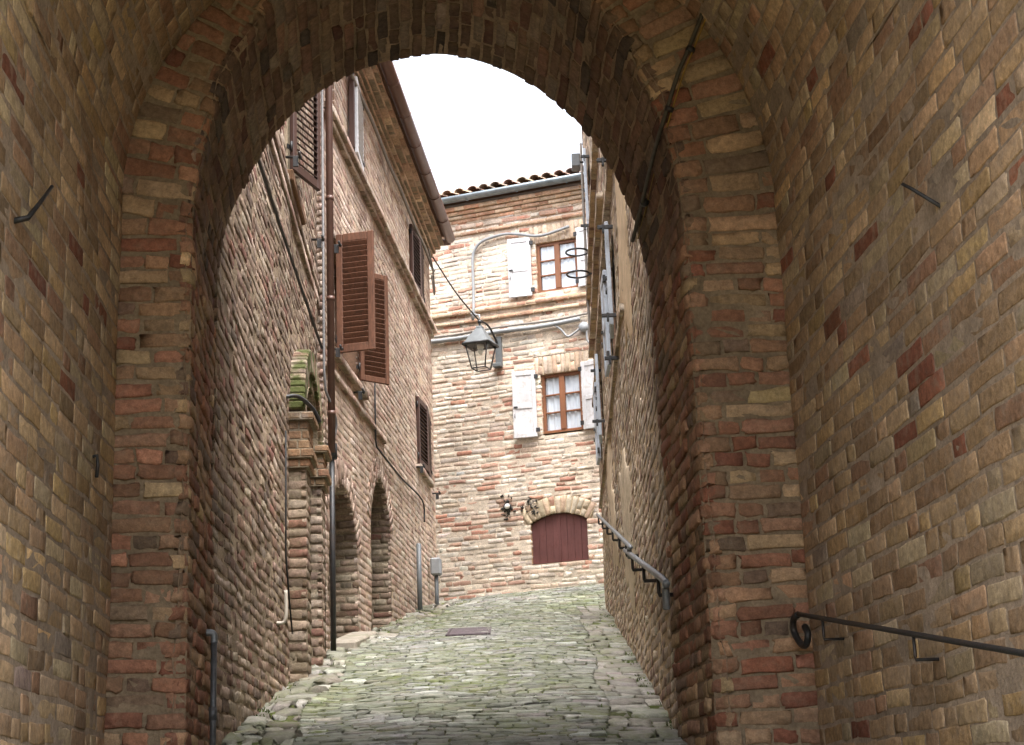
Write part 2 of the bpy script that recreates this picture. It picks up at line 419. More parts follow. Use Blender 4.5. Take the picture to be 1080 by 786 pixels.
# barrel vault (courses run along the passage)
def vmap(u, v, d):
    th = v/RV; r = RV - d
    return (UC - r*np.cos(th))[:, None]*UX + u[:, None]*AX + (ZS + r*np.sin(th))[:, None]*ZZ
mb = MB(); nrow = 58
bricks(mb, vmap, [(i*math.pi*RV/nrow, (i+1)*math.pi*RV/nrow) for i in range(nrow)], lambda v: [(D0, DF)], P_PASS,
       joint=.013, L=(.28, .135), seed=3., wobamp=.012, jit=.0035, dj=.0016, recess=.0022, bevel=.0018, rnd=.5, mortar=MO_P, uneven=.006, vary=.15)
mb.build('barrel_vault', [m_pass, m_passm], passage)
# the exit arch as one path: left jamb up, arch, right jamb down
ZB = -.1
LJ = AZ-ZB; LA = math.pi*(3*(AR+BF)-math.sqrt((3*AR+BF)*(AR+3*BF)))/2; LT = 2*LJ+LA
def apath(v, t=0.):
    """inner edge of arch: point (u,z) and unit normal pointing into the masonry"""
    a = AR + .03*t; b = BF + (BB-BF)*t
    th = np.clip((v-LJ)/LA*math.pi, 0, math.pi)
    u = AC - a*np.cos(th); z = AZ + b*np.sin(th)
    z = np.where(v < LJ, ZB+v, np.where(v > LJ+LA, AZ-(v-LJ-LA), z))
    nu = -np.cos(th)/a; nz = np.sin(th)/b; m = np.sqrt(nu*nu+nz*nz)
    return u, z, nu/m, nz/m
def inside_vault(u, z):
    return np.where(z < ZS, (u > UL) & (u < UR), ((u-UC)**2 + (z-ZS)**2) < RV**2)
def ring_width(v):
    u, z, nu, nz = apath(np.array([v]))
    lo, hi = 0., .8
    for _ in range(24):
        m = (lo+hi)/2
        if inside_vault(u+nu*m, z+nz*m)[0]: lo = m
        else: hi = m
    return lo
def worn(a, b, v):
    """rounds the worn arris of the piers, more towards the foot"""
    r = np.maximum(.055 + .09*np.clip((1.6-np.minimum(v, LT-v))/1.6, 0, 1) + .03*wob(v, v*0, 3., 4.) + .03*wob(v, v*0, 13., 9.), .01)
    x = np.clip(1-a/r, 0, 1); return r*.42*x*x
def fmap(u, v, d):       # pier and ring front: u outward from the opening
    U, Z, nu, nz = apath(v)
    dd = d - worn(u, 0, v)
    return (U+nu*u)[:, None]*UX + (DF - dd)[:, None]*AX + (Z+nz*u)[:, None]*ZZ
def smap(u, v, d):       # soffit: u along the passage, from the front edge
    U, Z, nu, nz = apath(v, u/(DB-DF))
    dd = d - worn(u, 0, v)
    return (U-nu*dd)[:, None]*UX + (DF+u)[:, None]*AX + (Z-nz*dd)[:, None]*ZZ
nr = int(LT/.0755); rowsA = [(i*LT/nr, (i+1)*LT/nr) for i in range(nr)]
WID = {round((a+b)/2, 5): ring_width((a+b)/2) for a, b in rowsA}
mb = MB()
bricks(mb, fmap, rowsA, lambda v: [(.004, WID[round(v, 5)]+.02)], P_PIER, joint=.014, L=(.26, .125), header=.42, jit=.006, dj=.004, bevel=.0045, recess=.006, wobamp=.014, wobsc=1.4, seed=6., mortar=lin(140, 124, 104), uneven=.007, mstep=.03, vary=.16)
fr = mb.build('arch_face', [m_pier, m_pierm], passage, 'rough brick face of the arch and its piers, red and tan bricks')
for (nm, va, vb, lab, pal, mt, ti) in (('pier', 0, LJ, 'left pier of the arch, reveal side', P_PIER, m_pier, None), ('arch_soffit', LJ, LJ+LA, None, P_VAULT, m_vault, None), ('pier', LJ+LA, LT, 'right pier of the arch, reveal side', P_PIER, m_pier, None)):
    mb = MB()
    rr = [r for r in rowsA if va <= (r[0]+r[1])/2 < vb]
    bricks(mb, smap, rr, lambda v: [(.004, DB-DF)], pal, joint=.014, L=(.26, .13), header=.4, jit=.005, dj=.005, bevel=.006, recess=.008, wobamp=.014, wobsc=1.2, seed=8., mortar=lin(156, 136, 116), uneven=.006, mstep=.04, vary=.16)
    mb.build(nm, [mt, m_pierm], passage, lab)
# far (street side) face of the gate ring and the masonry mass round the passage
mb = MB()
bricks(mb, lambda u, v, d: ((lambda q: (q[0]+q[2]*(u+.04))[:, None]*UX + (DB - .02 + d)[:, None]*AX + (q[1]+q[3]*(u+.04))[:, None]*ZZ)(apath(v, 1.))), rowsA, lambda v: [(0., .42)], P_PIER, jit=.006, dj=.007, bevel=.008, seed=9., mortar=MO_W, mstep=.04)
mb.build('street_face', [m_pier, m_pierm], passage)
mb = MB()  # unseen block round the passage, its height set for the light reaching the alley
th = np.linspace(0, math.pi, 41); e = .05
inn = [(UL-e, -2.)] + [(UL-e, z) for z in np.linspace(-1.8, ZS, 6)] + [(UC-(RV+e)*math.cos(t), ZS+(RV+e)*math.sin(t)) for t in th[1:-1]] + [(UR+e, z) for z in np.linspace(ZS, -1.8, 6)] + [(UR+e, -2.)]
outr = []
for (u, z) in inn:
    du, dz = u-UC, max(z-1.0, 0)
    if z <= ZS-.01: outr.append((-5. if du < 0 else 5.5, z))
    else:
        k = min(((5.5-UC) if du > 0 else (UC+5.))/max(abs(du), 1e-6), (4.75-1.0)/max(dz, 1e-6)); outr.append((UC+du*k, 1.0+dz*k))
quadstrip(mb, [ps(u, D0-.02, z) for u, z in inn], [ps(u, D0-.02, z) for u, z in outr], lin(160, 134, 104))
quadstrip(mb, [ps(u, DB-.03, z) for u, z in inn], [ps(u, DB-.03, z) for u, z in outr], lin(160, 134, 104))
quadstrip(mb, [ps(u, D0-.02, z) for u, z in outr], [ps(u, DB-.03, z) for u, z in outr], lin(160, 134, 104))
quadstrip(mb, [ps(u, D0-.02, z) for u, z in inn], [ps(u, DB-.03, z) for u, z in inn], lin(160, 134, 104))
# solid masonry between vault and exit arch, on the street side
vv = np.linspace(0, LT, 90); q = apath(vv, 1.)
ii = [(q[0][i]+q[2][i]*.3, q[1][i]+q[3][i]*.3) for i in range(90)]
oo = [(q[0][i]+q[2][i]*.75, q[1][i]+q[3][i]*.75) for i in range(90)]
quadstrip(mb, [ps(u, DB-.05, z) for u, z in ii], [ps(u, DB-.05, z) for u, z in oo], lin(160, 134, 104))
mb.build('unseen_gate_mass', m_body, passage)

# ---- iron spikes, handrail and conduit in the passage
def spike(pts, r, name, label, cat, group, mat=m_iron):
    mb = MB(); tube(mb, pts, r, 6); o = thing(name, label, cat, pts[0], group); mb.build('shank', mat, o); return o, mb
def simple(name, label, cat, pts, r, mat, group=None, n=6):
    p0 = np.array(pts[0]); mb = MB(); tube(mb, np.array(pts)-p0, r, n)
    o = mb.build(name, mat); o.location = Vector(tuple(p0)); return tag(o, label, cat, group)
simple('iron_spike', 'bent rusty iron spike sticking out of the left passage wall', 'iron spike', [ps(UL-.02, 5.08, 1.91), ps(UL+.03, 5.10, 1.93), ps(UL+.05, 5.2, 2.03), ps(UL+.06, 5.30, 2.12)], [.011, .010, .008, .007], m_iron, 'iron spikes in the passage walls')
simple('iron_spike', 'thin rusty spike high in the right passage wall above the handrail', 'iron spike', [ps(UR+.02, 4.86, 1.83), ps(UR-.06, 4.93, 1.93), ps(UR-.09, 4.95, 1.96)], [.008, .007, .006], m_iron, 'iron spikes in the passage walls')
simple('iron_spike', 'short dark iron stub beside the left pier of the arch', 'iron spike', [ps(UL-.02, 6.5, 1.42), ps(UL+.02, 6.5, 1.43), ps(UL+.024, 6.5, 1.39), ps(UL+.02, 6.5, 1.34)], .008, m_iron, 'iron spikes in the passage walls')
def handrail(label, group, base, P0, P1, wallvec, curl, brackets, r, mat, matr, loop=None):
    h = thing('handrail', label, 'handrail', base, group)
    P0 = np.array(P0); P1 = np.array(P1)
    mb = MB(); tube(mb, spline(curl + [P0, P0*.5+P1*.5, P1], 8), r, 8); mb.build('rail', matr, h)
    for (f, drop) in brackets:
        c = P0 + (P1-P0)*f; mb = MB()
        dirn = (P1-P0)/np.linalg.norm(P1-P0)
        a = c - ZZ*drop
        tube(mb, [c, a+ZZ*.012, a + wallvec*.012 - ZZ*.0, a + wallvec*1.15], r*.62, 6)
        mb.build('bracket', mat, h)
    if loop is not None:
        mb = MB(); tube(mb, loop, r*1.5, 8); mb.build('end_loop', mat, h)
    return h
uu = UR-.085
R0 = ps(uu, 6.86, .745); R1 = ps(uu, 3.6, .225)
loop = spline([R0+ZZ*-.002, ps(uu-.004, 6.93, .73), ps(uu, 6.955, .68), ps(uu+.01, 6.9, .625), ps(uu+.015, 6.83, .61), ps(uu+.02, 6.80, .65), ps(uu+.02, 6.84, .69)], 6)
handrail('dark iron handrail with a curled end on the right passage wall', 'iron handrails', ps(UR, 6, -.1), R0, R1, UX*.085, [], [(.12, .085), (.47, .085), (.86, .085)], .0100, m_iron, m_iron, loop)
# conduit with a strap running over the right pier into the arch
cb = thing('conduit', 'cable conduit strapped across the right pier up to the vault', 'cable conduit', ps(1.3, 7.1, 3.0))
cp = [ps(1.60, 6.90, 3.85), ps(1.545, 6.92, 3.70), ps(1.43, 6.92, 3.43), ps(1.375, 6.925, 3.31), ps(1.315, 6.95, 3.14), ps(1.29, 7.03, 3.06), ps(1.295, 7.3, 3.04), ps(1.305, 7.75, 2.98), ps(1.31, 8.17, 2.92)]
mb = MB(); tube(mb, spline(cp, 6), .0105, 8); mb.build('pipe', mat_plain('dusty dark conduit', lin(74, 70, 62), .2, .6, 20), cb)
mb = MB(); tube(mb, spline([p + UX*.03 + ZZ*.012 - AX*.004 for p in cp], 6), .0045, 6); mb.build('cable', mat_plain('yellow highlight strand', lin(140, 112, 50), .1, .6), cb)  # thin yellow strand, its colour painting a highlight along the conduit
for i in (2, 4, 7):
    mb = MB(); d = cp[i+1]-cp[i-1]; d /= np.linalg.norm(d); tube(mb, [cp[i]-d*.012+UX*.01, cp[i]+d*.012+UX*.01], .022, 10); mb.build('strap', m_iron, cb)
# drain pipe by the left pier
dp = thing('standpipe', 'short grey steel pipe standing against the left reveal of the arch', 'pipe', ps(-.86, 7.72, .2))
mb = MB(); tube(mb, [ps(-.86, 7.72, .1), ps(-.858, 7.72, .80)], .0145, 10); tube(mb, [ps(-.86, 7.72, .43), ps(-.86, 7.72, .49)], .019, 10); mb.build('shaft', mat_plain('dull steel', (.1, .105, .115), .3, .5, 30, .002, .4, .5), dp)
mb = MB(); tube(mb, spline([ps(-.858, 7.72, .785), ps(-.858, 7.72, .815), ps(-.868, 7.72, .832), ps(-.895, 7.72, .834)], 4), .017, 10); mb.build('elbow', m_steel, dp)

# ================================================================== LEFT OLD HOUSE (rough wall with the portal)
h1 = thing('brick_house', 'old rough brick house on the left right behind the arch, with a pillared portal', 'house', pt(W1, 3, ground_z(11.2)), 'brick houses along the street')
S1 = 6.16
def arch_half(v, s0, s1, spring, apex):
    hw = (s1-s0)/2; rise = apex-spring
    R = (hw*hw+rise*rise)/(2*rise); zc = apex-R
    if v < spring: return hw
    x = R*R-(v-zc)**2
    return math.sqrt(x) if x > 0 and v < apex else 0
def span1(v):
    holes = []
    w = arch_half(v, 3.9, 4.9, 2.9, 3.29)
    if w: holes.append((4.4-w, 4.4+w))
    if 4.83 < v < 6.5: holes.append((3.5, 4.4))
    return cut(-.12, S1, holes)
mb = MB()
t1 = lambda u, v: np.clip(.80 + .24*(v-.5)/4, .78, 1.08)*np.clip(.95+.14*wob(u, v, 1.1, 3.), .7, 1.2)
bricks(mb, wallmap(W1), rowlist(0, 7.5, .072, .16), span1, P_W1, joint=.013, L=(.24, .12), header=.45, jit=.005, dj=.0026, bevel=.0024, recess=.003, wobamp=.014, wobsc=1.0, seed=12., rnd=.7, mortar=lin(164, 146, 124), uneven=.009, vary=.16, depth=.04)
mb.build('front_wall', [m_w1, m_w1m], h1, 'rough weathered brick front wall')
def reveal(name, F, s, z0, z1, dep, dirn, pal, mats, parent, mortar, front=0.):
    """jamb of an opening: dirn = +1 faces towards smaller s"""
    mb = MB()
    f = lambda u, v, d: F[0] + (s - dirn*d)[:, None]*F[1] + (front-u)[:, None]*F[2] + v[:, None]*ZZ
    bricks(mb, f, rowlist(z0, z1, .072), lambda v: [(0, dep)], pal, jit=.004, dj=.004, seed=s, mortar=mortar, recess=.006)
    mb.build(name, mats, parent)
def arch_soffit(name, F, s0, s1, spring, apex, dep, pal, mats, parent, mortar):
    hw = (s1-s0)/2; rise = apex-spring; R = (hw*hw+rise*rise)/(2*rise); zc = apex-R; a0 = math.asin(min(1, hw/R)); L = 2*a0*R
    f = lambda u, v, d: (lambda th: F[0] + ((s0+s1)/2 + (R-d)*np.sin(th))[:, None]*F[1] - u[:, None]*F[2] + (zc + (R-d)*np.cos(th))[:, None]*ZZ)(v/R - a0)
    mb = MB(); n = max(6, int(L/.075)); bricks(mb, f, [(i*L/n, (i+1)*L/n) for i in range(n)], lambda v: [(0, dep)], pal, jit=.004, dj=.004, seed=s0, mortar=mortar, mstep=.05)
    mb.build(name, mats, parent)
def vouss(mb, F, s0, s1, spring, apex, wid, pal, off, joint=.012, mortar=MO_W, th=.07, seed=1., depth=.05):
    hw = (s1-s0)/2; rise = apex-spring; R = (hw*hw+rise*rise)/(2*rise); zc = apex-R; a0 = math.asin(min(1, hw/R)); L = 2*a0*R
    f = lambda u, v, d: (lambda t: F[0] + ((s0+s1)/2 + (R+u)*np.sin(t))[:, None]*F[1] + d[:, None]*F[2] + (zc + (R+u)*np.cos(t))[:, None]*ZZ)(v/R - a0)
    n = max(6, int(L/th)); bricks(mb, f, [(i*L/n, (i+1)*L/n) for i in range(n)], lambda v: [(0, wid)], pal, joint=joint, L=(wid, wid*.5), header=.12, jit=.004, dj=.004, seed=seed, mortar=mortar, off=off, wobamp=.002, mstep=.05, depth=depth)
    return R, zc, a0
# house mass behind the wall
def house_mass(parent, F, s0, s1, z0, z1, front, back, name='rear_walls'):
    mb = MB(); box(mb, F, (s0, s1), (z0, z1), (-back, -front), lin(150, 125, 100)); return mb.build(name, m_body, parent)
house_mass(h1, W1, -.1, S1, -1, 7.5, .45, 6)
# closing cap between face and mass, a lean tiled roof edge
def tile_roof(parent, F, s0, s1, zE, over, back, slope, name='roof', base=(150, 112, 90)):
    mb = MB(); n = int((s1-s0)/.2); L = (over+back)/math.cos(slope)
    ku = np.array([-1, -.8, -.4, 0, .4, .8, 1.]); kh = .055*np.sqrt(np.clip(1-ku**2, 0, 1))
    rows_ = int(L/.36)+1
    dx = math.cos(slope); dz = math.sin(slope)
    box(mb, F, (s0, s1), (zE-.035, zE-.005), (over-.35, over-.05), lin(120, 92, 74))
    bb = [pt(F, s0, zE-.01, over-.03), pt(F, s1, zE-.01, over-.03), pt(F, s1, zE-.01+L*dz, over-.03-L*dx), pt(F, s0, zE-.01+L*dz, over-.03-L*dx)]
    mb.add(bb, [(0, 1, 2, 3)], col=lin(110, 84, 66))
    for i in range(n):
        sc = s0 + (i+.5)*(s1-s0)/n + rng.normal(0, .008)
        for r in range(min(rows_, 9)):
            a = r*.36 - rng.uniform(0, .03); b = a + .42
            c = np.array(lin(*base))*np.exp(rng.normal(0, .18))*np.exp(rng.normal(0, .05, 3))
            V = []
            for (q, lift, sca) in ((a, .022, 1.), (b, .0, .86)):
                for w in (1., .82):
                    V += [pt(F, sc+ku[k]*.085*sca*w, zE + q*dz + lift + kh[k]*sca - (1-w)*.06, over - q*dx) for k in range(7)]
            Q = [[k, k+1, 14+k+1, 14+k] for k in range(6)] + [[7+k+1, 7+k, 21+k, 21+k+1] for k in range(6)] + [[k+1, k, 7+k, 7+k+1] for k in range(6)]
            mb.add(V, Q, col=c, smooth=True)
        # channel between covers
        for r in range(1):
            pass
    return mb.build(name, m_tile, parent)
tile_roof(h1, W1, -.1, S1, 7.5, .25, 5, rad(18))
# string and sill courses, thin shadowed ledges of brick on edge
def course(parent, F, s0, s1, z0, z1, d, pal, mats, name='string_course', label=None, L=(.27, .14), mortar=MO_W, seed=3.):
    mb = MB(); bricks(mb, wallmap(F), [(z0, z1)], lambda v: [(s0, s1)], pal, joint=.006, L=L, header=.2, jit=.002, dj=.002, bevel=.004, recess=.006, off=d, depth=d+.03, seed=seed, mortar=mortar, wobamp=.004)
    if d > .02:
        quadstrip(mb, [pt(F, s, z0+.004, d-.008) for s in (s0, s1)], [pt(F, s, z0+.004, -.03) for s in (s0, s1)], mortar, 1)
        quadstrip(mb, [pt(F, s, z1-.004, d-.008) for s in (s0, s1)], [pt(F, s, z1-.004, -.03) for s in (s0, s1)], mortar, 1)
    return mb.build(name, mats, parent, label)
course(h1, W1, 0, S1, 4.53, 4.60, .022, P_W2, [m_w1, m_w1m], mortar=MO_W); course(h1, W1, 0, S1, 4.66, 4.73, .024, P_W1, [m_w1, m_w1m], 'sill_course')
# portal: two pillars, capitals, mossy arch hood
po = bpy.data.objects.new('portal', None); COL.objects.link(po); po.parent = h1; po.location = Vector(tuple(pt(W1, 4.4, .95) - np.array(h1.location))); po['label'] = 'brick portal of two pillars and a mossy arch'
def pillar(s0, s1, zc0, zc1):
    mb = MB(); wd = .13
    f_near = lambda u, v, d: W1[0] + (s0 - d)[:, None]*W1[1] + u[:, None]*W1[2] + v[:, None]*ZZ
    f_st = lambda u, v, d: W1[0] + (s0+u)[:, None]*W1[1] + (wd+d)[:, None]*W1[2] + v[:, None]*ZZ
    f_far = lambda u, v, d: W1[0] + (s1 + d)[:, None]*W1[1] + u[:, None]*W1[2] + v[:, None]*ZZ
    rws = rowlist(.6, zc0, .075)
    for f, w in ((f_near, wd), (f_far, wd), (f_st, s1-s0)):
        bricks(mb, f, rws, lambda v: [(-.03 if w == wd else 0, w)], P_W1, joint=.013, L=(.2, .12), header=.4, jit=.004, dj=.003, bevel=.003, seed=s0, mortar=MO_W, recess=.004)
    mb.build('pillar', [m_base if s0 < 4 else m_w1, m_w1m], po)
    mb = MB()
    for (a, b, e) in ((zc0, zc0+.07, .03), (zc0+.07, zc0+.14, .055), (zc0+.14, zc1-.06, .02), (zc1-.06, zc1, .06)):
        hs_ = np.array([s0-e, s0-e+rng.uniform(.12, .16), s0-e+rng.uniform(.26, .3), s1+e*.6])
        zz = [a, b] if b-a < .1 else list(np.linspace(a, b, 4))
        for z0_, z1_ in zip(zz[:-1], zz[1:]):
            dd = rng.uniform(.06, .1)
            for p, q in zip(hs_[:-1], hs_[1:]):
                for (d0, d1) in ((-.03, dd), (dd, wd+e)):
                    c = np.array(lin(150, 120, 94))*rng.uniform(.72, 1.15)*np.exp(rng.normal(0, .04, 3)); k = rng.uniform(0, .006)
                    box(mb, W1, (p+.003, q-.003), (z0_+.004, z1_-.004), (d0+.003, d1-.003+k), c, 0, .009)
        box(mb, W1, (s0-e+.008, s1+e*.6-.008), (a, b), (-.03, wd+e-.01), MO_W)
    mb.build('capital', [m_w1], po)
pillar(3.56, 3.9, 2.48, 2.90); pillar(4.9, 5.24, 2.60, 2.94)
mb = MB(); Ri, Ro = .5, .86
N = 34
for k in range(N):                                                 # two orders of voussoirs; the outside carries moss
    t0 = math.pi*k/N; t1_ = math.pi*(k+1)/N
    for (ra, rb, dd) in ((Ri, .66, .09), (.672, Ro, .12)):
        tm = (t0+t1_)/2; cc = pt(W1, 4.4-math.cos(tm)*(ra+rb)/2, 2.93+.74*math.sin(tm)*(ra+rb)/2, dd/2-.02)
        et = math.sin(tm)*W1[1] + .74*math.cos(tm)*ZZ; et /= np.linalg.norm(et); er = np.cross(et, W1[2]); er = er if er[2] > 0 else -er
        c = P_W1[0][rng.integers(len(P_W1[0]))]*rng.uniform(.85, 1.15)
        obox(mb, cc, er, W1[2], et, ((rb-ra)/2-.002+rng.normal(0, .003), dd/2+.02, (t1_-t0)*(ra+rb)/4-.005), c, 0, .01)
tt = np.linspace(0, math.pi, 30)
for r_ in (.50, .855):
    quadstrip(mb, [pt(W1, 4.4-math.cos(t)*r_*.995, 2.93+.74*math.sin(t)*r_*.995, -.05) for t in tt], [pt(W1, 4.4-math.cos(t)*r_*.995, 2.93+.74*math.sin(t)*r_*.995, .10) for t in tt], MO_W, 1)
mb.build('arch_hood', [m_moss, m_w1m], po, 'arch hood green with moss')
mb = MB(); box(mb, W1, (3.88, 4.92), (.5, 3.5), (-.30, -.24), lin(60, 48, 40)); mb.build('door', m_dark, h1)
reveal('door_jamb', W1, 4.9, .6, 2.95, .25, 1, P_W1, [m_w1, m_w1m], h1, MO_W)
reveal('door_jamb', W1, 3.9, .6, 2.95, .25, -1, P_W1, [m_w1, m_w1m], h1, MO_W)

# ---- louvred shutter leaf, built from its hinge: O hinge foot, direction e (along the leaf), n its face normal
def louvre(parent, O, e, w, h, mat, nslat=None, t=.038, label=None, name='shutter', rail=.062, flip=False, tilt=38):
    e = np.array(e, float); e /= np.linalg.norm(e); n = np.cross(ZZ, e)
    sh = bpy.data.objects.new(name, None); COL.objects.link(sh); sh.parent = parent
    sh.location = Vector(tuple(O)) - world_loc(parent)
    if label: sh['label'] = label
    C = lambda a, b, z: O + e*(a+b)/2 + ZZ*z
    mb = MB()
    for (a, b) in ((0, rail), (w-rail, w)): obox(mb, O+e*(a+b)/2+ZZ*h/2, e, n, ZZ, ((b-a)/2, t/2, h/2), mat=0, bev=.006)
    for (a, b) in ((0, rail*1.25), (h-rail*1.25, h)): obox(mb, O+e*w/2+ZZ*(a+b)/2, e, n, ZZ, (w/2-rail-.001, t/2-.002, (b-a)/2), mat=0, bev=.006)
    mb.build('frame', mat, sh)
    mb = MB(); ns = nslat or int((h-2.5*rail)/.052)
    for k in range(ns):
        z = rail*1.25 + (h-2.5*rail)*(k+.5)/ns
        a = rad(-tilt if flip else tilt); ey = n*math.cos(a) + ZZ*math.sin(a); ez = -n*math.sin(a) + ZZ*math.cos(a)
        obox(mb, O+e*w/2+ZZ*z, e, ey, ez, (w/2-rail-.001, .030, .0045), mat=0, bev=.002)
    mb.build('slats', mat, sh)
    for z in (.12*h, .88*h):
        mb = MB(); obox(mb, O+e*.02+ZZ*z+n*(t/2+.004), e, n, ZZ, (.05, .004, .018)); tube(mb, [O-e*.004+ZZ*(z-.04), O-e*.004+ZZ*(z+.04)], .01, 6)
        mb.build('hinge', m_iron, sh)
    return sh
def holdfast(mb, F, s, z, d=.14):
    tube(mb, [pt(F, s, z, -.02), pt(F, s, z, d*.8), pt(F, s, z+.0, d)], .011, 6)
    tube(mb, [pt(F, s-.055, z+.02, d*.86), pt(F, s, z-.012, d*.9), pt(F, s+.055, z+.02, d*.86)], .012, 6)
    obox(mb, pt(F, s, z-.04, d*.6), F[1], F[2], ZZ, (.012, .02, .04))
# window of the old house with a leaf standing ajar
wn = bpy.data.objects.new('window', None); COL.objects.link(wn); wn.parent = h1; wn.location = Vector(tuple(pt(W1, 3.95, 4.83))) - h1.location
mb = MB(); box(mb, W1, (3.48, 4.42), (4.78, 6.55), (-.34, -.27), lin(26, 24, 24)); mb.build('dark_interior', mat_plain('unlit window interior', lin(24, 24, 26), .1, .2, 5, 0), wn)  # near-black panel, colour standing for the shade inside the opening
mb = MB(); box(mb, W1, (3.44, 4.46), (4.73, 4.82), (-.27, .05), lin(120, 92, 70), 0, .01); mb.build('sill', m_trim, wn)
mb = MB()
for s_ in (3.5, 4.4): quadstrip(mb, [pt(W1, s_, z, .0) for z in (4.82, 6.5)], [pt(W1, s_, z, -.28) for z in (4.82, 6.5)], MO_W)
quadstrip(mb, [pt(W1, s_, 6.5, 0) for s_ in (3.48, 4.42)], [pt(W1, s_, 6.5, -.28) for s_ in (3.48, 4.42)], MO_W); mb.build('lining', m_trim, wn)
louvre(h1, pt(W1, 3.51, 4.84, .03), W1[1]*math.cos(rad(20))+W1[2]*math.sin(rad(20)), .50, 1.64, m_shut_dark, label='dark louvred shutter standing ajar high on the old house')
mb = MB(); holdfast(mb, W1, 3.40, 4.90, .12); mb.build('shutter_catch', m_iron, h1)
mb = MB(); holdfast(mb, W1, 5.5, 4.98, .12); mb.build('shutter_catch', m_iron, h1)

# ================================================================== LEFT TAN HOUSE (gutter, shutters, arched doorways)
h2 = thing('brick_house', 'tall tan brick house on the left with brown shutters, arched doorways and a brown gutter', 'house', pt(W2, 4, ground_z(18)), 'brick houses along the street')
S2 = 7.85
D1 = (.16, 1.62, 2.45, 3.02); D2 = (2.46, 3.76, 2.95, 3.50)
WA = (.50, 1.82, 4.34, 5.46)
WB = (5.85, 6.95, 6.66, 7.52); WC = (6.12, 7.28, 4.30, 5.22); WD = (.12, .62, 6.70, 7.55); WE = (1.42, 2.08, 6.70, 7.60)
def span2(v):
    h = []
    for D in (D1, D2):
        w = arch_half(v, *D)
        if w: h.append(((D[0]+D[1])/2-w, (D[0]+D[1])/2+w))
    for w in (WA, WB, WC, WD, WE):
        if w[2] < v < w[3]: h.append((w[0], w[1]))
    return cut(-.03, S2, h)
mb = MB()
bricks(mb, wallmap(W2), rowlist(.9, 7.8, .071, .06), span2, P_W2, joint=.011, L=(.26, .125), jit=.003, dj=.0016, bevel=.002, recess=.002, wobamp=.012, seed=21., mortar=lin(198, 176, 154), uneven=.005, vary=.12)
mb.build('front_wall', [m_w2, m_w2m], h2)
f_ret = (pt(W2, S2, 0), -W2[2], W2[1])
mb = MB(); bricks(mb, wallmap(f_ret), rowlist(1.6, 7.75, .071), lambda v: [(0, 3.)], P_W2, seed=22., mortar=lin(198, 176, 154)); mb.build('end_wall', [m_w2, m_w2m], h2)
f_nr = (pt(W2, -.02, 0), -W2[2], -W2[1])
mb = MB(); bricks(mb, wallmap(f_nr), rowlist(.9, 7.9, .071), lambda v: [(0, .5 if v < 7.3 else 5.)], P_W2, seed=23., mortar=lin(198, 176, 154)); mb.build('gable_wall', [m_w2, m_w2m], h2)
house_mass(h2, W2, 0, S2-.03, .3, 7.78, .5, 7)
for (D, dep) in ((D1, .5), (D2, .45)):
    vb = MB(); vouss(vb, W2, *D, .25, P_W2, .004, mortar=MO_W, seed=D[0]); vb.build('arch_ring', [m_w2, m_w2m], h2)
    reveal('doorway_jamb', W2, D[1], .9, D[2]+.05, dep, 1, P_W1, [m_base, m_w1m], h2, MO_W)
    reveal('doorway_jamb', W2, D[0], .9, D[2]+.05, dep, -1, P_W1, [m_w1, m_w1m], h2, MO_W)
    arch_soffit('doorway_soffit', W2, *D, dep, P_W1, [m_w1, m_w1m], h2, MO_W)
    mb = MB(); nb = 9
    for k in range(nb):
        a = D[0]+(D[1]-D[0])*k/nb; box(mb, W2, (a+.003, a+(D[1]-D[0])/nb-.003), (.8, D[3]+.05), (-dep-.03, -dep+rng.uniform(0, .008)), bev=.004)
    mb.build('door', m_dark, h2, 'dark boarded door deep in an arched doorway')
course(h2, W2, 0, S2, 6.50, 6.56, .05, P_W2, [m_w2, m_w2m]); course(h2, W2, 0, S2+.02, 6.56, 6.63, .09, P_W2, [m_w2, m_w2m])
course(h2, W2, 0, 3.4, 3.97, 4.03, .035, P_W2, [m_w2, m_w2m]); course(h2, W2, .3, 2.1, 4.16, 4.24, .06, P_W2, [m_w2, m_w2m], 'sill_course')
PC = palette([((198, 156, 116), 3), ((188, 142, 102), 3), ((204, 166, 126), 2)])
for (z0, z1, d) in ((7.66, 7.715, .03), (7.718, 7.775, .06), (7.778, 7.835, .10), (7.838, 7.895, .17), (7.898, 7.95, .22)):
    course(h2, W2, -.1, S2+.04, z0, z1, d, PC, [m_w2, m_w2m], 'cornice_course', seed=z0)
def half_gutter(mb, P, Q, r, up=ZZ, out=None, n=9, thick=.006):
    P = np.array(P); Q = np.array(Q)
    a = np.linspace(0, math.pi, n); V = []
    for X in (P, Q):
        for rr in (r, r-thick): V += [X + out*math.cos(t)*rr - up*math.sin(t)*rr for t in a]
    Qd = [[i, i+1, 2*n+i+1, 2*n+i] for i in range(n-1)] + [[n+i+1, n+i, 3*n+i, 3*n+i+1] for i in range(n-1)] + [[0, 2*n, 3*n, n], [n-1, 2*n-1, 4*n-1, 3*n-1]] + [[i+1, i, n+i, n+i+1] for i in range(n-1)] + [[2*n+i, 2*n+i+1, 3*n+i+1, 3*n+i] for i in range(n-1)]
    mb.add(V, Qd, smooth=True)
mb = MB(); half_gutter(mb, pt(W2, -.4, 8.0, .315), pt(W2, S2+.02, 8.0, .315), .075, out=W2[2])
for s_ in np.arange(-.2, S2, .9): tube(mb, [pt(W2, s_, 8.0, .393), pt(W2, s_, 7.945, .37), pt(W2, s_, 7.92, .315), pt(W2, s_, 7.945, .25), pt(W2, s_, 8.0, .236)], .008, 6)
half_gutter(mb, pt(W2, S2+.10, 8.0, .31), pt(W2, S2+.10, 8.0, -2.5), .075, out=W2[1])
mb.build('gutter', m_pipe_brown, h2, 'brown half round eaves gutter')
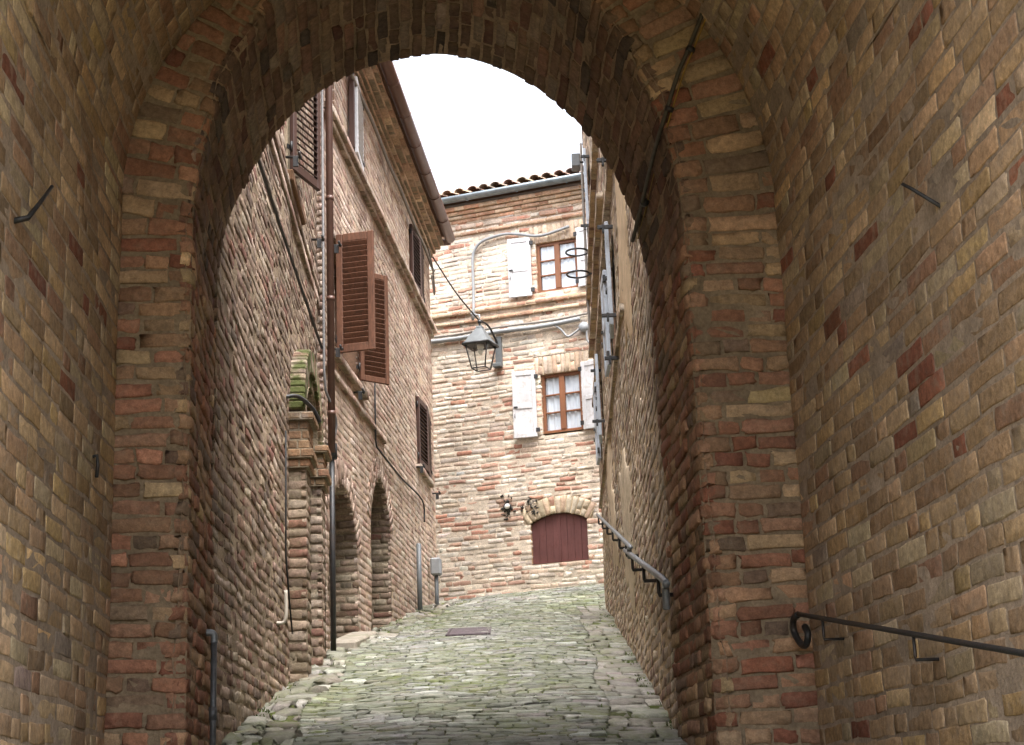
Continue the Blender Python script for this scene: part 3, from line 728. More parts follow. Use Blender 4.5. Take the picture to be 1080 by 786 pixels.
tile_roof(h2, W2, -.1, S2, 8.05, .33, 4, rad(18))
mb = MB(); tube(mb, [pt(W2, -.01, 7.93, .315), pt(W2, -.01, 7.8, .30), pt(W2, -.01, 7.6, .1), pt(W2, -.01, 7.45, .065), pt(W2, -.01, 3.15, .065)], .035, 10)
for z in (3.5, 4.6, 5.6, 6.8): tube(mb, [pt(W2, -.01, z, .065), pt(W2, -.01, z+.04, .065)], .041, 10)
mb.build('downpipe', m_pipe_brown, h2, 'brown downpipe where the two left houses meet')
mb = MB(); tube(mb, [pt(W2, .02, 3.2, .06), pt(W2, .02, 1.3, .06)], .025, 10); tube(mb, [pt(W2, .02, 3.24, .06), pt(W2, .02, 3.1, .06)], .05, 10); mb.build('downpipe_foot', m_iron, h2, 'black cast iron foot of the downpipe')
# window A with two open leaves
def dark_window(F, W, parent, dep=.16, fcol=m_shut_dark, glass=True):
    wn = bpy.data.objects.new('window', None); COL.objects.link(wn); wn.parent = parent; wn.location = Vector(tuple(pt(F, (W[0]+W[1])/2, W[2]))) - world_loc(parent)
    mb = MB(); t = .055
    for (a, b, c, d) in ((W[0], W[0]+t, W[2], W[3]), (W[1]-t, W[1], W[2], W[3]), (W[0]+t, W[1]-t, W[2], W[2]+t), (W[0]+t, W[1]-t, W[3]-t, W[3]), ((W[0]+W[1])/2-.04, (W[0]+W[1])/2+.04, W[2]+t, W[3]-t)):
        box(mb, F, (a, b), (c, d), (-dep-.05, -dep), bev=.006)
    mb.build('frame', fcol, wn)
    mb = MB(); box(mb, F, (W[0]-.03, W[1]+.03), (W[2]-.03, W[3]+.03), (-dep-.3, -dep-.24)); mb.build('dark_room', m_dark, wn)  # dark panel stands in for the shade of an unlit room
    mb = MB(); mb.add([pt(F, W[0], W[2], -dep-.025), pt(F, W[1], W[2], -dep-.025), pt(F, W[1], W[3], -dep-.025), pt(F, W[0], W[3], -dep-.025)], [(0, 1, 2, 3)]); mb.build('pane', m_glass, wn)
    mb = MB()
    for s_ in (W[0], W[1]): quadstrip(mb, [pt(F, s_, z, -.004) for z in (W[2], W[3])], [pt(F, s_, z, -dep-.3) for z in (W[2], W[3])], lin(124, 98, 80))
    for z_ in (W[2], W[3]): quadstrip(mb, [pt(F, s_, z_, -.004) for s_ in (W[0], W[1])], [pt(F, s_, z_, -dep-.3) for s_ in (W[0], W[1])], lin(124, 98, 80))
    mb.build('reveal', m_trim, wn); return wn
for W in (WA, WB, WC): dark_window(W2, W, h2)
dark_window(W2, WD, h2, .1, m_white)
leaf = lambda F, s, z, ang, d=.02: (pt(F, s, z, d), F[1]*math.cos(rad(ang)) + F[2]*math.sin(rad(ang)))
O, e = leaf(W2, WA[0]-.01, 4.23, 100, .03); louvre(h2, O, e, .385, 1.20, m_shut, flip=True, tilt=58, rail=.065, label='brown louvred shutter swung open, the nearer leaf')
O, e = leaf(W2, WA[1]-.08, 4.29, 44, .03); louvre(h2, O, e, .37, 1.20, m_shut, flip=True, tilt=55, rail=.05, label='brown louvred shutter swung open, the farther leaf')
for W in (WB, WC):
    hw = (W[1]-W[0])/2
    O, e = leaf(W2, W[0], W[2]+.01, 4, .02); louvre(h2, O, e, hw-.005, W[3]-W[2]-.02, m_shut_dark, label='dark closed louvred shutter')
    O, e = leaf(W2, W[1], W[2]+.01, 176, .02); louvre(h2, O, e, hw-.005, W[3]-W[2]-.02, m_shut_dark, label='dark closed louvred shutter')
    course(h2, W2, W[0]-.1, W[1]+.1, W[2]-.075, W[2]-.005, .06, P_W2, [m_w2, m_w2m], 'window_sill')
dark_window(W2, WE, h2, .1, m_white)
O, e = leaf(W2, WE[1]+.0, WE[2]+.01, 176, .025); louvre(h2, O, e, .60, .88, m_white, label='white louvred shutter under the eaves', rail=.05)
mb = MB(); box(mb, W2, (1.33, 1.385), (6.71, 7.6), (.015, .075), bev=.006); mb.build('shutter', m_shut_dark, h2, 'narrow dark shutter leaf seen on edge under the eaves')
for (s_, z_) in ((.3, 4.22), (1.5, 4.10), (2.55, 4.95), (.28, 5.25), (6.0, 4.24), (7.55, 4.18)):
    mb = MB(); holdfast(mb, W2, s_, z_, .12); mb.build('shutter_catch', m_iron, h2)
# cables on the left houses
simple('wall_cable', 'thin black cable stapled along the rough old house wall', 'cable', spline([pt(W1, .2, 4.02, .04), pt(W1, 2.2, 4.05, .035), pt(W1, 4.2, 4.08, .04), pt(W1, 6.0, 4.1, .05)], 6), .012, m_cable, 'cables on the house fronts')
simple('wall_cable', 'black cable dropping below the open brown shutters and slanting down the tan house', 'cable', [pt(W2, 2.66, 4.6, .03), pt(W2, 2.66, 3.86, .03)] + spline([pt(W2, 2.72, 3.80, .03), pt(W2, 4.5, 3.80, .03), pt(W2, 6.3, 3.86, .03), pt(W2, 6.45, 3.6, .03)], 5), .011, m_cable, 'cables on the house fronts')
simple('wall_cable', 'bundle of grey cables running under the brown eaves', 'cable', spline([pt(W2, .1, 7.50, .06)] + [pt(W2, s_, 7.50+.02*math.sin(s_*3), .07) for s_ in np.linspace(.8, 7.6, 10)] + [pt(W2, 7.75, 7.47, .08)], 4), .02, m_cablegrey, 'cables on the house fronts')
simple('wall_cable', 'dull grey conduit running down beside the brown downpipe', 'cable', [pt(W2, -.17, 7.2, .03), pt(W2, -.17, 3.9, .03)] + spline([pt(W2, -.15, 3.7, .04), pt(W2, .12, 3.5, .08), pt(W2, .16, 3.35, .06), pt(W2, .1, 3.25, .03)], 4), .013, mat_plain('dull conduit', lin(112, 110, 110), .15, .6), 'cables on the house fronts')
simple('iron_hook', 'curved black iron bar over the near portal pillar', 'iron hook', spline([pt(W1, 3.38, 2.98, -.01), pt(W1, 3.45, 3.0, .08), pt(W1, 3.62, 2.95, .17), pt(W1, 3.7, 2.86, .22)], 5), .016, m_iron)
simple('wall_cable', 'thin dark cable dropping down the rough wall before the portal', 'cable', [pt(W1, 3.06, 2.65, .03), pt(W1, 3.06, 1.75, .03), pt(W1, 3.3, 1.45, .03), pt(W1, 3.5, 1.25, .03)], .007, m_cable, 'cables on the house fronts')
simple('pipe_stub', 'pale bent pipe stub low on the rough old house wall', 'pipe', spline([pt(W1, 2.68, 1.24, -.01), pt(W1, 2.7, 1.24, .05), pt(W1, 2.7, 1.30, .07), pt(W1, 2.72, 1.46, .065)], 5), .013, mat_plain('pale plastic pipe', lin(176, 168, 156), .1, .5))
# meter post and pipe at the far end
mp_ = thing('meter_post', 'grey meter box on a slim post at the far corner of the tan house', 'meter box', pt(W2, 7.0, ground_z(21.3), .1))
mb = MB(); tube(mb, [pt(W2, 7.0, 2.4, .1), pt(W2, 7.0, 3.0, .1)], .028, 8); mb.build('post', m_lampbox, mp_)
mb = MB(); box(mb, W2, (6.92, 7.08), (2.97, 3.20), (.03, .17), bev=.02); mb.build('box', m_pipe_grey, mp_)
simple('standpipe', 'dark upright pipe on the tan house wall near its far corner', 'pipe', [pt(W2, 5.72, 2.2, .05), pt(W2, 5.72, 3.2, .05)], .034, m_lampbox)

# ================================================================== BACK HOUSE
hb = thing('brick_house', 'pale brick house closing the street with white shutters and a tiled roof', 'house', pt(BK, 1.8, 2.9), 'brick houses along the street')
BW = [(2.18, 2.80, 5.17, 6.05), (2.19, 2.83, 7.31, 8.08)]
HA = (1.93, 2.785, 3.865, 3.99)
def soot(u, v):
    r = np.ones_like(u)
    for (a, b, w, k) in ((1.60, 4.16, .11, .45), (1.52, 4.28, .05, .6), (1.95, 4.22, .06, .6), (2.0, 4.12, .05, .65), (1.45, 3.95, .3, .2), (1.3, 3.5, .5, .14), (2.5, 4.65, .4, .12)): r = r*(1-k*np.exp(-((u-a)**2+(v-b)**2)/(w*w)))
    return r
def spanb(v):
    h = []
    for W in BW:
        if W[2] < v < W[3]: h.append((W[0], W[1]))
        if W[3] <= v < W[3]+.28: h.append((W[0]-.10, W[1]+.12))
    if 3.29 < v < HA[2]: h.append((HA[0], HA[1]))
    elif HA[2] <= v < HA[3]+.26:
        hw = (HA[1]-HA[0])/2; R = (hw*hw+.125**2)/(2*.125); zc = HA[3]-R; w = 0
        x = (R+.255)**2-(v-zc)**2
        if x > 0: w = min(math.sqrt(x), hw*1.22*(1+.25*(v-HA[2])))
        if w: h.append(((HA[0]+HA[1])/2-w, (HA[0]+HA[1])/2+w))
    return cut(-1.2, 4.2, h)
mb = MB()
bricks(mb, wallmap(BK), rowlist(2.3, 8.5, .070, .10), spanb, P_BK, joint=.013, L=(.27, .13), header=.4, jit=.006, dj=.0026, bevel=.0025, recess=.0026, wobamp=.012, seed=31., mortar=lin(214, 200, 182), uneven=.008, vary=.10, tint=soot, depth=.045)
bricks(mb, wallmap(BK), rowlist(8.5, 8.84, .070, .08), lambda v: [(-1.2, 4.2)], P_BK, joint=.013, jit=.004, dj=.005, seed=32., mortar=lin(214, 200, 182), off=.02, depth=.05)
PL = palette([((214, 180, 146), 3), ((218, 190, 158), 3), ((206, 164, 128), 1)])
for W in BW:                                                        # flat arches of bricks on end
    f = lambda u, v, d, W=W: BK[0] + (W[0]-.10 + v)[:, None]*BK[1] + d[:, None]*BK[2] + (W[3]+.004 + u)[:, None]*ZZ
    n = 12; wd = W[1]-W[0]+.22
    bricks(mb, f, [(i*wd/n, (i+1)*wd/n) for i in range(n)], lambda v: [(0, .276)], PL, joint=.009, L=(.276, .2), header=.1, jit=.003, dj=.003, seed=33., mortar=lin(204, 186, 160), depth=.045)
PV = palette([((218, 192, 150), 4), ((210, 170, 134), 2), ((196, 138, 104), 1.4), ((224, 202, 168), 3)])
vouss(mb, BK, HA[0]-.03, HA[1]+.03, HA[2]-.005, HA[3]+.006, .245, PV, .004, mortar=lin(196, 178, 150), th=.072, seed=34.)
mb.add([pt(BK, a, z, -.024) for a, z in ((1.5, 4.004), (3.2, 4.004), (3.2, 4.5), (1.5, 4.5))], [(0, 1, 2, 3)], col=lin(200, 182, 158), mat=1)
for (a, b) in ((1.5, HA[0]-.004), (HA[1]+.004, 3.2)): mb.add([pt(BK, p, z, -.024) for p, z in ((a, 3.7), (b, 3.7), (b, 4.004), (a, 4.004))], [(0, 1, 2, 3)], col=lin(200, 182, 158), mat=1)
mb.build('front_wall', [m_bk, m_bkm], hb)
house_mass(hb, BK, -1.2, 4.2, 2, 8.84, .40, 6)
mb = MB()
hw = (HA[1]-HA[0])/2; sc_ = (HA[0]+HA[1])/2; R = (hw*hw+.125**2)/(2*.125); zc = HA[3]-R; nb = 8
for k in range(nb):
    a = HA[0]+(HA[1]-HA[0])*k/nb+.002; b = HA[0]+(HA[1]-HA[0])*(k+1)/nb-.002
    top = lambda s: zc+math.sqrt(max(R*R-(s-sc_)**2, 0))-.004
    d0, d1 = -.09, -.05+rng.uniform(-.003, .003)
    V = [pt(BK, s, z, d) for d in (d0, d1) for (s, z) in ((a, 3.3), (b, 3.3), (b, top(b)), (a, top(a)))]
    mb.add(V, [(0, 3, 2, 1), (4, 5, 6, 7), (0, 1, 5, 4), (1, 2, 6, 5), (2, 3, 7, 6), (3, 0, 4, 7)])
hd = mb.build('cellar_hatch', m_hatch, hb, 'oxblood red arched cellar hatch')
mb = MB(); box(mb, BK, (sc_-.012, sc_+.012), (3.31, HA[3]-.012), (-.06, -.035), bev=.004); mb.build('meeting_rail', m_hatch, hd)
mb = MB(); box(mb, BK, (HA[0]-.06, HA[1]+.06), (3.1, 4.05), (-.16, -.12), lin(120, 90, 70)); mb.build('hatch_back', m_trim, hb)
mb = MB()
for s_ in (HA[0], HA[1]): quadstrip(mb, [pt(BK, s_, z, 0) for z in (3.29, HA[2])], [pt(BK, s_, z, -.13) for z in (3.29, HA[2])], lin(180, 150, 120))
quadstrip(mb, [pt(BK, s_, 3.29, 0) for s_ in (HA[0], HA[1])], [pt(BK, s_, 3.29, -.13) for s_ in (HA[0], HA[1])], lin(180, 150, 120)); mb.build('hatch_reveal', m_trim, hb)
# two casement windows with curtains
for W in BW:
    dep = .04; sm_ = (W[0]+W[1])/2
    wn = bpy.data.objects.new('window', None); COL.objects.link(wn); wn.parent = hb; wn.location = Vector(tuple(pt(BK, sm_, W[2]))) - hb.location
    mb = MB(); t = .045
    for (a, b, c, d) in ((W[0], W[0]+t, W[2], W[3]), (W[1]-t, W[1], W[2], W[3]), (W[0]+t, W[1]-t, W[2], W[2]+t), (W[0]+t, W[1]-t, W[3]-t, W[3])): box(mb, BK, (a, b), (c, d), (-dep-.06, -dep), bev=.005)
    box(mb, BK, (sm_-.042, sm_+.042), (W[2]+t, W[3]-t), (-dep-.05, -dep+.012), bev=.006)
    for (a, b) in ((W[0]+t, sm_-.042), (sm_+.042, W[1]-t)):
        for k in (1, 2):
            z = W[2]+t+(W[3]-W[2]-2*t)*k/3; box(mb, BK, (a, b), (z-.012, z+.012), (-dep-.04, -dep-.008), bev=.004)
    mb.build('frame', m_frame, wn)
    mb = MB(); mb.add([pt(BK, a, b, -dep-.03) for a, b in ((W[0]+.02, W[2]+.02), (W[1]-.02, W[2]+.02), (W[1]-.02, W[3]-.02), (W[0]+.02, W[3]-.02))], [(0, 1, 2, 3)]); mb.build('pane', m_glass, wn)
    mb = MB(); ss = np.linspace(W[0], W[1], 70)
    dd_ = -dep-.046 + .010*np.sin(ss*70) + .005*np.sin(ss*131+1)
    quadstrip(mb, [pt(BK, s, W[2], d) for s, d in zip(ss, dd_)], [pt(BK, s, W[3], d) for s, d in zip(ss, dd_)], (.6, .6, .65)); mb.build('curtain', m_curtain, wn)
    mb = MB(); box(mb, BK, (W[0]-.02, W[1]+.02), (W[2]-.02, W[3]+.02), (-.32, -.26)); mb.build('dark_room', m_dark, wn)  # dark sheet painted as the unlit room behind the curtain
    mb = MB()
    for s_ in (W[0], W[1]): quadstrip(mb, [pt(BK, s_, z, -.004) for z in (W[2], W[3])], [pt(BK, s_, z, -.3) for z in (W[2], W[3])], lin(190, 164, 136))
    for z_ in (W[2], W[3]): quadstrip(mb, [pt(BK, s_, z_, -.004) for s_ in (W[0], W[1])], [pt(BK, s_, z_, -.3) for s_ in (W[0], W[1])], lin(190, 164, 136))
    mb.build('reveal', m_trim, wn)
def panel_shutter(parent, F, s0, s1, z0, z1, mat, hinge_hi, label, ang=9):
    """flat board shutter folded back against the wall, two sunk panels"""
    sh = bpy.data.objects.new('shutter', None); COL.objects.link(sh); sh.parent = parent; sh.location = Vector(tuple(pt(F, (s0+s1)/2, z0))) - world_loc(parent); sh['label'] = label
    w = s1-s0; sgn = -1 if hinge_hi else 1; hs = s1 if hinge_hi else s0
    a = rad(ang); e = sgn*F[1]*math.cos(a) + F[2]*math.sin(a); n = np.cross(ZZ, e); n = n if np.dot(n, F[2]) > 0 else -n
    O = pt(F, hs, z0, .035); h = z1-z0; t = .036; r = .058
    mb = MB()
    for (x0, x1) in ((0, r), (w-r, w)): obox(mb, O+e*(x0+x1)/2+ZZ*h/2, e, n, ZZ, ((x1-x0)/2, t/2, h/2), bev=.005)
    for (y0, y1) in ((0, r*1.3), (h*.46-r*.5, h*.46+r*.6), (h-r*1.2, h)): obox(mb, O+e*w/2+ZZ*(y0+y1)/2, e, n, ZZ, (w/2-r-.001, t/2-.001, (y1-y0)/2), bev=.005)
    mb.build('frame', mat, sh)
    mb = MB(); obox(mb, O+e*w/2+ZZ*h/2, e, n, ZZ, (w/2-r+.004, t/2-.011, h/2-r), bev=.003); mb.build('panel', mat, sh)
    mb = MB()
    for z in (.1*h, .9*h): hm = MB(); obox(hm, O-e*.012+ZZ*z+n*.01, e, n, ZZ, (.028, .012, .03)); hm.build('hinge', m_iron, sh)
    obox(mb, O+e*(w-.045)+ZZ*h*.46+n*(t/2+.008), e, n, ZZ, (.03, .008, .01)); hm = MB(); tube(hm, [O+e*(w-.03)+ZZ*h*.36+n*(t/2+.012), O+e*(w-.03)+ZZ*h*.30+n*(t/2+.012)], .007, 6)
    mb.build('latch', m_iron, sh); hm.build('handle', m_iron, sh)
for W, (z0, z1) in zip(BW, ((5.13, 6.13), (7.27, 8.19))):
    panel_shutter(hb, BK, W[0]-.42, W[0]-.07, z0, z1, m_white, True, 'white panelled shutter folded back left of its window')
    panel_shutter(hb, BK, W[1]+.02, W[1]+.37, z0+.02, z1+.02, m_white, False, 'white panelled shutter folded back right of its window')
PBC = palette([((206, 160, 116), 3), ((196, 140, 98), 2), ((210, 178, 140), 2)])
for (z0, z1, d) in ((7.0, 7.055, .035), (7.14, 7.20, .055), (8.40, 8.45, .04), (8.60, 8.655, .035), (8.66, 8.715, .06), (8.72, 8.775, .09), (8.78, 8.84, .13)):
    course(hb, BK, -1.2, 4.2, z0, z1, d, PBC, [m_bk, m_bkm], 'string_course' if z0 < 8.3 else 'cornice_course', seed=z0, mortar=lin(196, 176, 150))
mb = MB(); half_gutter(mb, pt(BK, -.6, 8.95, .24), pt(BK, 4.2, 8.95, .24), .075, out=BK[2])
for s_ in np.arange(-.4, 4, .8): tube(mb, [pt(BK, s_, 8.95, .31), pt(BK, s_, 8.88, .28), pt(BK, s_, 8.87, .22), pt(BK, s_, 8.9, .17)], .008, 6)
mb.build('gutter', m_zinc, hb, 'grey zinc eaves gutter')
tile_roof(hb, BK, -1.2, 4.2, 9.0, .27, 5, rad(17), base=(152, 132, 118))
# conduits and small fittings on the back house
simple('conduit', 'thick grey conduit running level across the pale house below its upper window', 'conduit', spline([pt(BK, .3, 6.79, .06)] + [pt(BK, s, 6.78+.008*math.sin(s*5), .06) for s in np.linspace(.8, 2.5, 6)] + [pt(BK, 2.85, 6.80, .06)], 4), .034, m_pipe_grey, 'conduits on the pale house')
simple('conduit', 'thinner grey conduit just above the thick one on the pale house', 'conduit', spline([pt(BK, .3, 6.86, .05)] + [pt(BK, s, 6.85+.008*math.cos(s*4), .05) for s in np.linspace(.8, 2.5, 6)] + [pt(BK, 3.0, 6.87, .05)], 4), .018, m_cablegrey, 'conduits on the pale house')
simple('conduit', 'pale looped conduit rising from the lantern and bending over the upper window', 'conduit', [pt(BK, 1.205, 7.0, .16), pt(BK, 1.20, 7.2, .10), pt(BK, 1.19, 7.5, .06)] + spline([pt(BK, 1.185, 7.95, .05), pt(BK, 1.22, 8.12, .05), pt(BK, 1.36, 8.25, .05), pt(BK, 1.7, 8.30, .05), pt(BK, 1.95, 8.26, .05), pt(BK, 2.3, 8.18, .05), pt(BK, 2.75, 8.25, .05)], 5), .024, m_pipe_grey, 'conduits on the pale house')
jb = thing('junction_box', 'round grey junction box with a drooping cable at the right end of the pale house', 'junction box', pt(BK, 2.9, 6.67))
mb = MB(); tube(mb, [pt(BK, 2.9, 6.67, 0), pt(BK, 2.9, 6.67, .07)], .075, 14); mb.build('box', m_pipe_grey, jb)
mb = MB(); tube(mb, spline([pt(BK, 2.45, 6.76, .06), pt(BK, 2.55, 6.68, .06), pt(BK, 2.65, 6.56, .06), pt(BK, 2.76, 6.60, .06), pt(BK, 2.84, 6.66, .05)], 5), .016, 6); tube(mb, spline([pt(BK, 2.94, 6.62, .05), pt(BK, 2.95, 6.45, .05), pt(BK, 3.05, 6.35, .05)], 5), .016, 6); mb.build('cable', m_pipe_grey, jb)
vt = thing('vent_cap', 'small round vent cap among soot stains on the pale house', 'vent cap', pt(BK, 1.6, 4.15))
mb = MB(); tube(mb, [pt(BK, 1.6, 4.15, -.02), pt(BK, 1.6, 4.15, .06)], .055, 14); mb.build('rim', m_iron, vt)
mb = MB(); tube(mb, [pt(BK, 1.605, 4.155, .05), pt(BK, 1.605, 4.155, .085)], [.045, .03], 14); mb.build('cap', m_bulb, vt)

mb = MB(); c0 = pt(BK, 0, 0)
for (a, z, n_, w_, h_) in ((1.58, 4.22, 26, .10, .16), (1.60, 4.02, 10, .10, .10), (1.98, 4.13, 22, .06, .14), (1.80, 4.10, 10, .10, .08)):
    for k in range(int(n_*.75)):
        p = np.array([a + rng.normal(0, w_*.5), z + rng.normal(0, h_*.5)]); q = p + rng.normal(0, .028, 2)
        tube(mb, [pt(BK, p[0], p[1], .006), pt(BK, (p[0]+q[0])/2+.01, (p[1]+q[1])/2, .02), pt(BK, q[0], q[1], .008)], rng.uniform(.006, .016), 5)
o = mb.build('dried_creeper', mat_plain('dead creeper', (.055, .052, .045), .4, .9, 40)); tag(o, 'blackened tufts of dead creeper clinging left of the red cellar hatch', 'dead creeper')

# ---- lantern on a bracket, stayed by a wire
LC = pt(BK, 1.50, 6.45, .62); lx, ly = BK[1], BK[2]
ln = thing('street_lantern', 'black and grey four sided street lantern hung in front of the pale house', 'street lantern', LC)
def frustum(mb, z0, a0, z1, a1, col=(.3, .3, .3)):
    V = [LC + lx*x*a + ly*y*a + ZZ*z for z, a in ((z0, a0), (z1, a1)) for x, y in ((-1, -1), (1, -1), (1, 1), (-1, 1))]
    mb.add(V, [(0, 1, 5, 4), (1, 2, 6, 5), (2, 3, 7, 6), (3, 0, 4, 7), (4, 5, 6, 7)], col=col)
mb = MB(); frustum(mb, .0, .197, .25, .045); frustum(mb, .25, .05, .28, .04); mb.build('hood', m_lampbox, ln)
mb = MB()
for sx, sy in ((-1, -1), (1, -1), (1, 1), (-1, 1)):
    tube(mb, [LC+lx*sx*.17+ly*sy*.17, LC+lx*sx*.105+ly*sy*.105-ZZ*.36], .011, 6)
    c0 = LC+lx*sx*.105+ly*sy*.105-ZZ*.36; c1 = LC+lx*-sy*.105+ly*sx*.105-ZZ*.36; tube(mb, [c0, c1], .010, 6)
    c0 = LC+lx*sx*.197+ly*sy*.197-ZZ*.005; c1 = LC+lx*-sy*.197+ly*sx*.197-ZZ*.005; tube(mb, [c0, c1], .018, 6)
mb.build('frame', m_iron, ln)
mb = MB(); V = [LC+lx*x*a+ly*y*a+ZZ*z for z, a in ((-.005, .163), (-.35, .1)) for x, y in ((-1, -1), (1, -1), (1, 1), (-1, 1))]
mb.add(V, [(0, 1, 5, 4), (1, 2, 6, 5), (2, 3, 7, 6), (3, 0, 4, 7)]); mb.build('pane', m_lglass, ln)
mb = MB(); tube(mb, [LC-ZZ*.0, LC-ZZ*.05], .05, 10); tube(mb, [LC-ZZ*.05, LC-ZZ*.08, LC-ZZ*.12, LC-ZZ*.15], [.022, .045, .042, .012], 10); mb.build('bulb', m_bulb, ln)
mb = MB(); tube(mb, spline([LC+ZZ*.27, LC+ZZ*.36, LC+ZZ*.38-ly*.1, pt(BK, 1.52, 6.8, .3), pt(BK, 1.54, 6.62, .06)], 5), .016, 8); tube(mb, [LC+ZZ*.33, LC+ZZ*.37], .03, 8); mb.build('arm', m_iron, ln)
mb = MB(); box(mb, BK, (1.50, 1.60), (6.28, 6.72), (0., .05), bev=.006); box(mb, BK, (1.47, 1.6), (6.24, 6.30), (.0, .11), bev=.01); mb.build('wall_plate', m_lampbox, ln)
simple('stay_wire', 'thin wire slanting from the brown eaves down to the lantern', 'wire', spline([pt(W2, 7.5, 7.6, .1), (pt(W2, 7.5, 7.6, .1)+LC+ZZ*.36)/2-ZZ*.06, LC+ZZ*.36], 8), .011, m_cable)
simple('wall_cable', 'loose loop of grey cable hanging at the far end of the brown eaves', 'cable', spline([pt(W2, 7.2, 7.62, .08), pt(W2, 7.45, 7.4, .1), pt(W2, 7.6, 7.15, .1), pt(W2, 7.7, 7.12, .08), pt(W2, 7.72, 7.4, .05)], 6), .013, m_cablegrey, 'cables on the house fronts')
mb = MB(); tube(mb, [LC+ZZ*.36, LC+ZZ*.45, pt(BK, 1.3, 7.0, .45), pt(BK, 1.205, 7.02, .16)], .013, 6); mb.build('feed_cable', m_pipe_grey, ln)

# ================================================================== RIGHT HOUSE
hr = thing('brick_house', 'long worn brick house on the right, half plastered, with pale shutters', 'house', pt(WR, 6, ground_z(14)), 'brick houses along the street')
SR = 11.85
RW = [(4.95, 5.75, 3.78, 4.68), (9.45, 10.2, 3.86, 4.76), (9.95, 10.6, 6.5, 7.42)]
def spanr(v): return cut(-.06 if v < 6.3 else 5.9, SR, [(w[0], w[1]) for w in RW if w[2] < v < w[3]])  # near part kept low, out of view, so more skylight reaches the alley
mb = MB()
bricks(mb, wallmap(WR), rowlist(0, 9.4, .073, .15), spanr, P_R, joint=.013, L=(.25, .125), header=.4, jit=.005, dj=.002, bevel=.002, recess=.0022, rnd=.7, wobamp=.016, wobsc=.9, seed=41., mortar=lin(194, 170, 140), uneven=.01, vary=.15, depth=.04)
mb.build('front_wall', [m_r, m_rm], hr)
f_ret = (pt(WR, SR, 0), -WR[2], WR[1])
mb = MB(); bricks(mb, wallmap(f_ret), rowlist(1.6, 9.4, .073), lambda v: [(0, 3.)], P_R, seed=42., mortar=lin(194, 170, 140)); mb.build('end_wall', [m_r, m_rm], hr)
house_mass(hr, WR, -.05, SR-.03, -1, 6.3, .4, 6); house_mass(hr, WR, 5.95, SR-.03, 6.28, 9.4, .4, 6)
tile_roof(hr, WR, -.05, 5.9, 6.36, .12, 5, rad(15))
tile_roof(hr, WR, 5.9, SR, 9.45, .2, 5, rad(15))
f_st = (pt(WR, 5.9, 0), -WR[2], -WR[1])
mb = MB(); bricks(mb, wallmap(f_st), rowlist(6.3, 9.4, .073), lambda v: [(0, 4.)], P_R, seed=44., mortar=lin(194, 170, 140)); mb.build('gable_wall', [m_r, m_rm], hr)  # gable added for that unseen step in height
# smooth lime plaster surviving in patches, each with its own ragged edge and thickness
def patch(F, cs, cz, rs, rz, th, col, seed, n=44, skew=0.):
    a = np.linspace(0, 2*math.pi, n, endpoint=False)
    k = 1 + .16*np.sin(a*3+seed) + .10*np.sin(a*7+seed*2) + .06*np.sin(a*13+seed*3)
    mb = MB(); V = []
    for (f, d) in ((0, th), (.35, th), (.7, th), (.94, th), (1., th-.008), (1.01, -.03)):
        s = cs + rs*f*k*np.cos(a); z = cz + rz*f*k*np.sin(a) + skew*rs*f*np.cos(a)
        w = .03*wob(s, z, .9, 41.); V.append(np.array([pt(F, s[i], z[i], d + w[i]) for i in range(n)]))
    Q = [[j*n+i, j*n+(i+1) % n, (j+1)*n+(i+1) % n, (j+1)*n+i] for j in range(5) for i in range(n)]
    mb.add(np.concatenate(V), Q, col=col, smooth=True); return mb
m_plaster = mat_attr('old lime plaster', .95, .25, 7, .01)
patch(WR, 4.9, 2.15, 1.1, .6, .005, lin(190, 172, 148), 1., skew=.2).build('plaster_patch', m_plaster, hr)
patch(WR, 2.9, 4.2, .7, 1.1, .005, lin(196, 172, 140), 2.).build('plaster_patch', m_plaster, hr)
patch(WR, 8.2, 2.9, 1.2, .7, .005, lin(190, 170, 144), 3., skew=.2).build('plaster_patch', m_plaster, hr)
for (z0, z1, d) in ((4.86, 4.93, .05), (3.55, 3.62, .03), (5.52, 5.6, .06), (6.22, 6.30, .06)): course(hr, WR, 3.4 if z0 < 5 else 6.2, SR, z0, z1, d, P_R, [m_r, m_rm], mortar=lin(194, 170, 140), seed=z0)
for W in RW: dark_window(WR, W, hr, .14, m_frame)
for (s0, s1, z0, z1, lab) in ((4.50, 4.93, 3.78, 4.68, 'blue grey shutter folded against the right house, nearest pair'), (8.98, 9.43, 3.86, 4.78, 'blue grey shutter folded against the right house, far lower'), (9.5, 9.93, 6.5, 7.45, 'blue grey shutter folded against the right house, high up')):
    panel_shutter(hr, WR, s0, s1, z0, z1, m_grey_sh, True, lab, 2)
for (s0, s1, z0, z1) in ((5.77, 6.2, 3.78, 4.68), (10.22, 10.62, 3.86, 4.78)): panel_shutter(hr, WR, s0, s1, z0, z1, m_grey_sh, False, 'blue grey shutter folded back on the far side of its window', 2)
for (s_, z_, l) in ((4.42, 4.60, .13), (4.44, 3.84, .13), (4.6, 3.52, .12), (3.75, 4.92, .13), (8.7, 3.95, .14), (9.1, 4.62, .12), (9.45, 6.46, .14), (9.4, 7.3, .1)):
    mb = MB(); box(mb, WR, (s_-.015, s_+.015), (z_-.015, z_+.015), (-.02, l), bev=.003); box(mb, WR, (s_-.02, s_+.02), (z_-.05, z_+.02), (l*.55, l*.7), bev=.003)
    mb.build('shutter_catch', m_iron, hr)
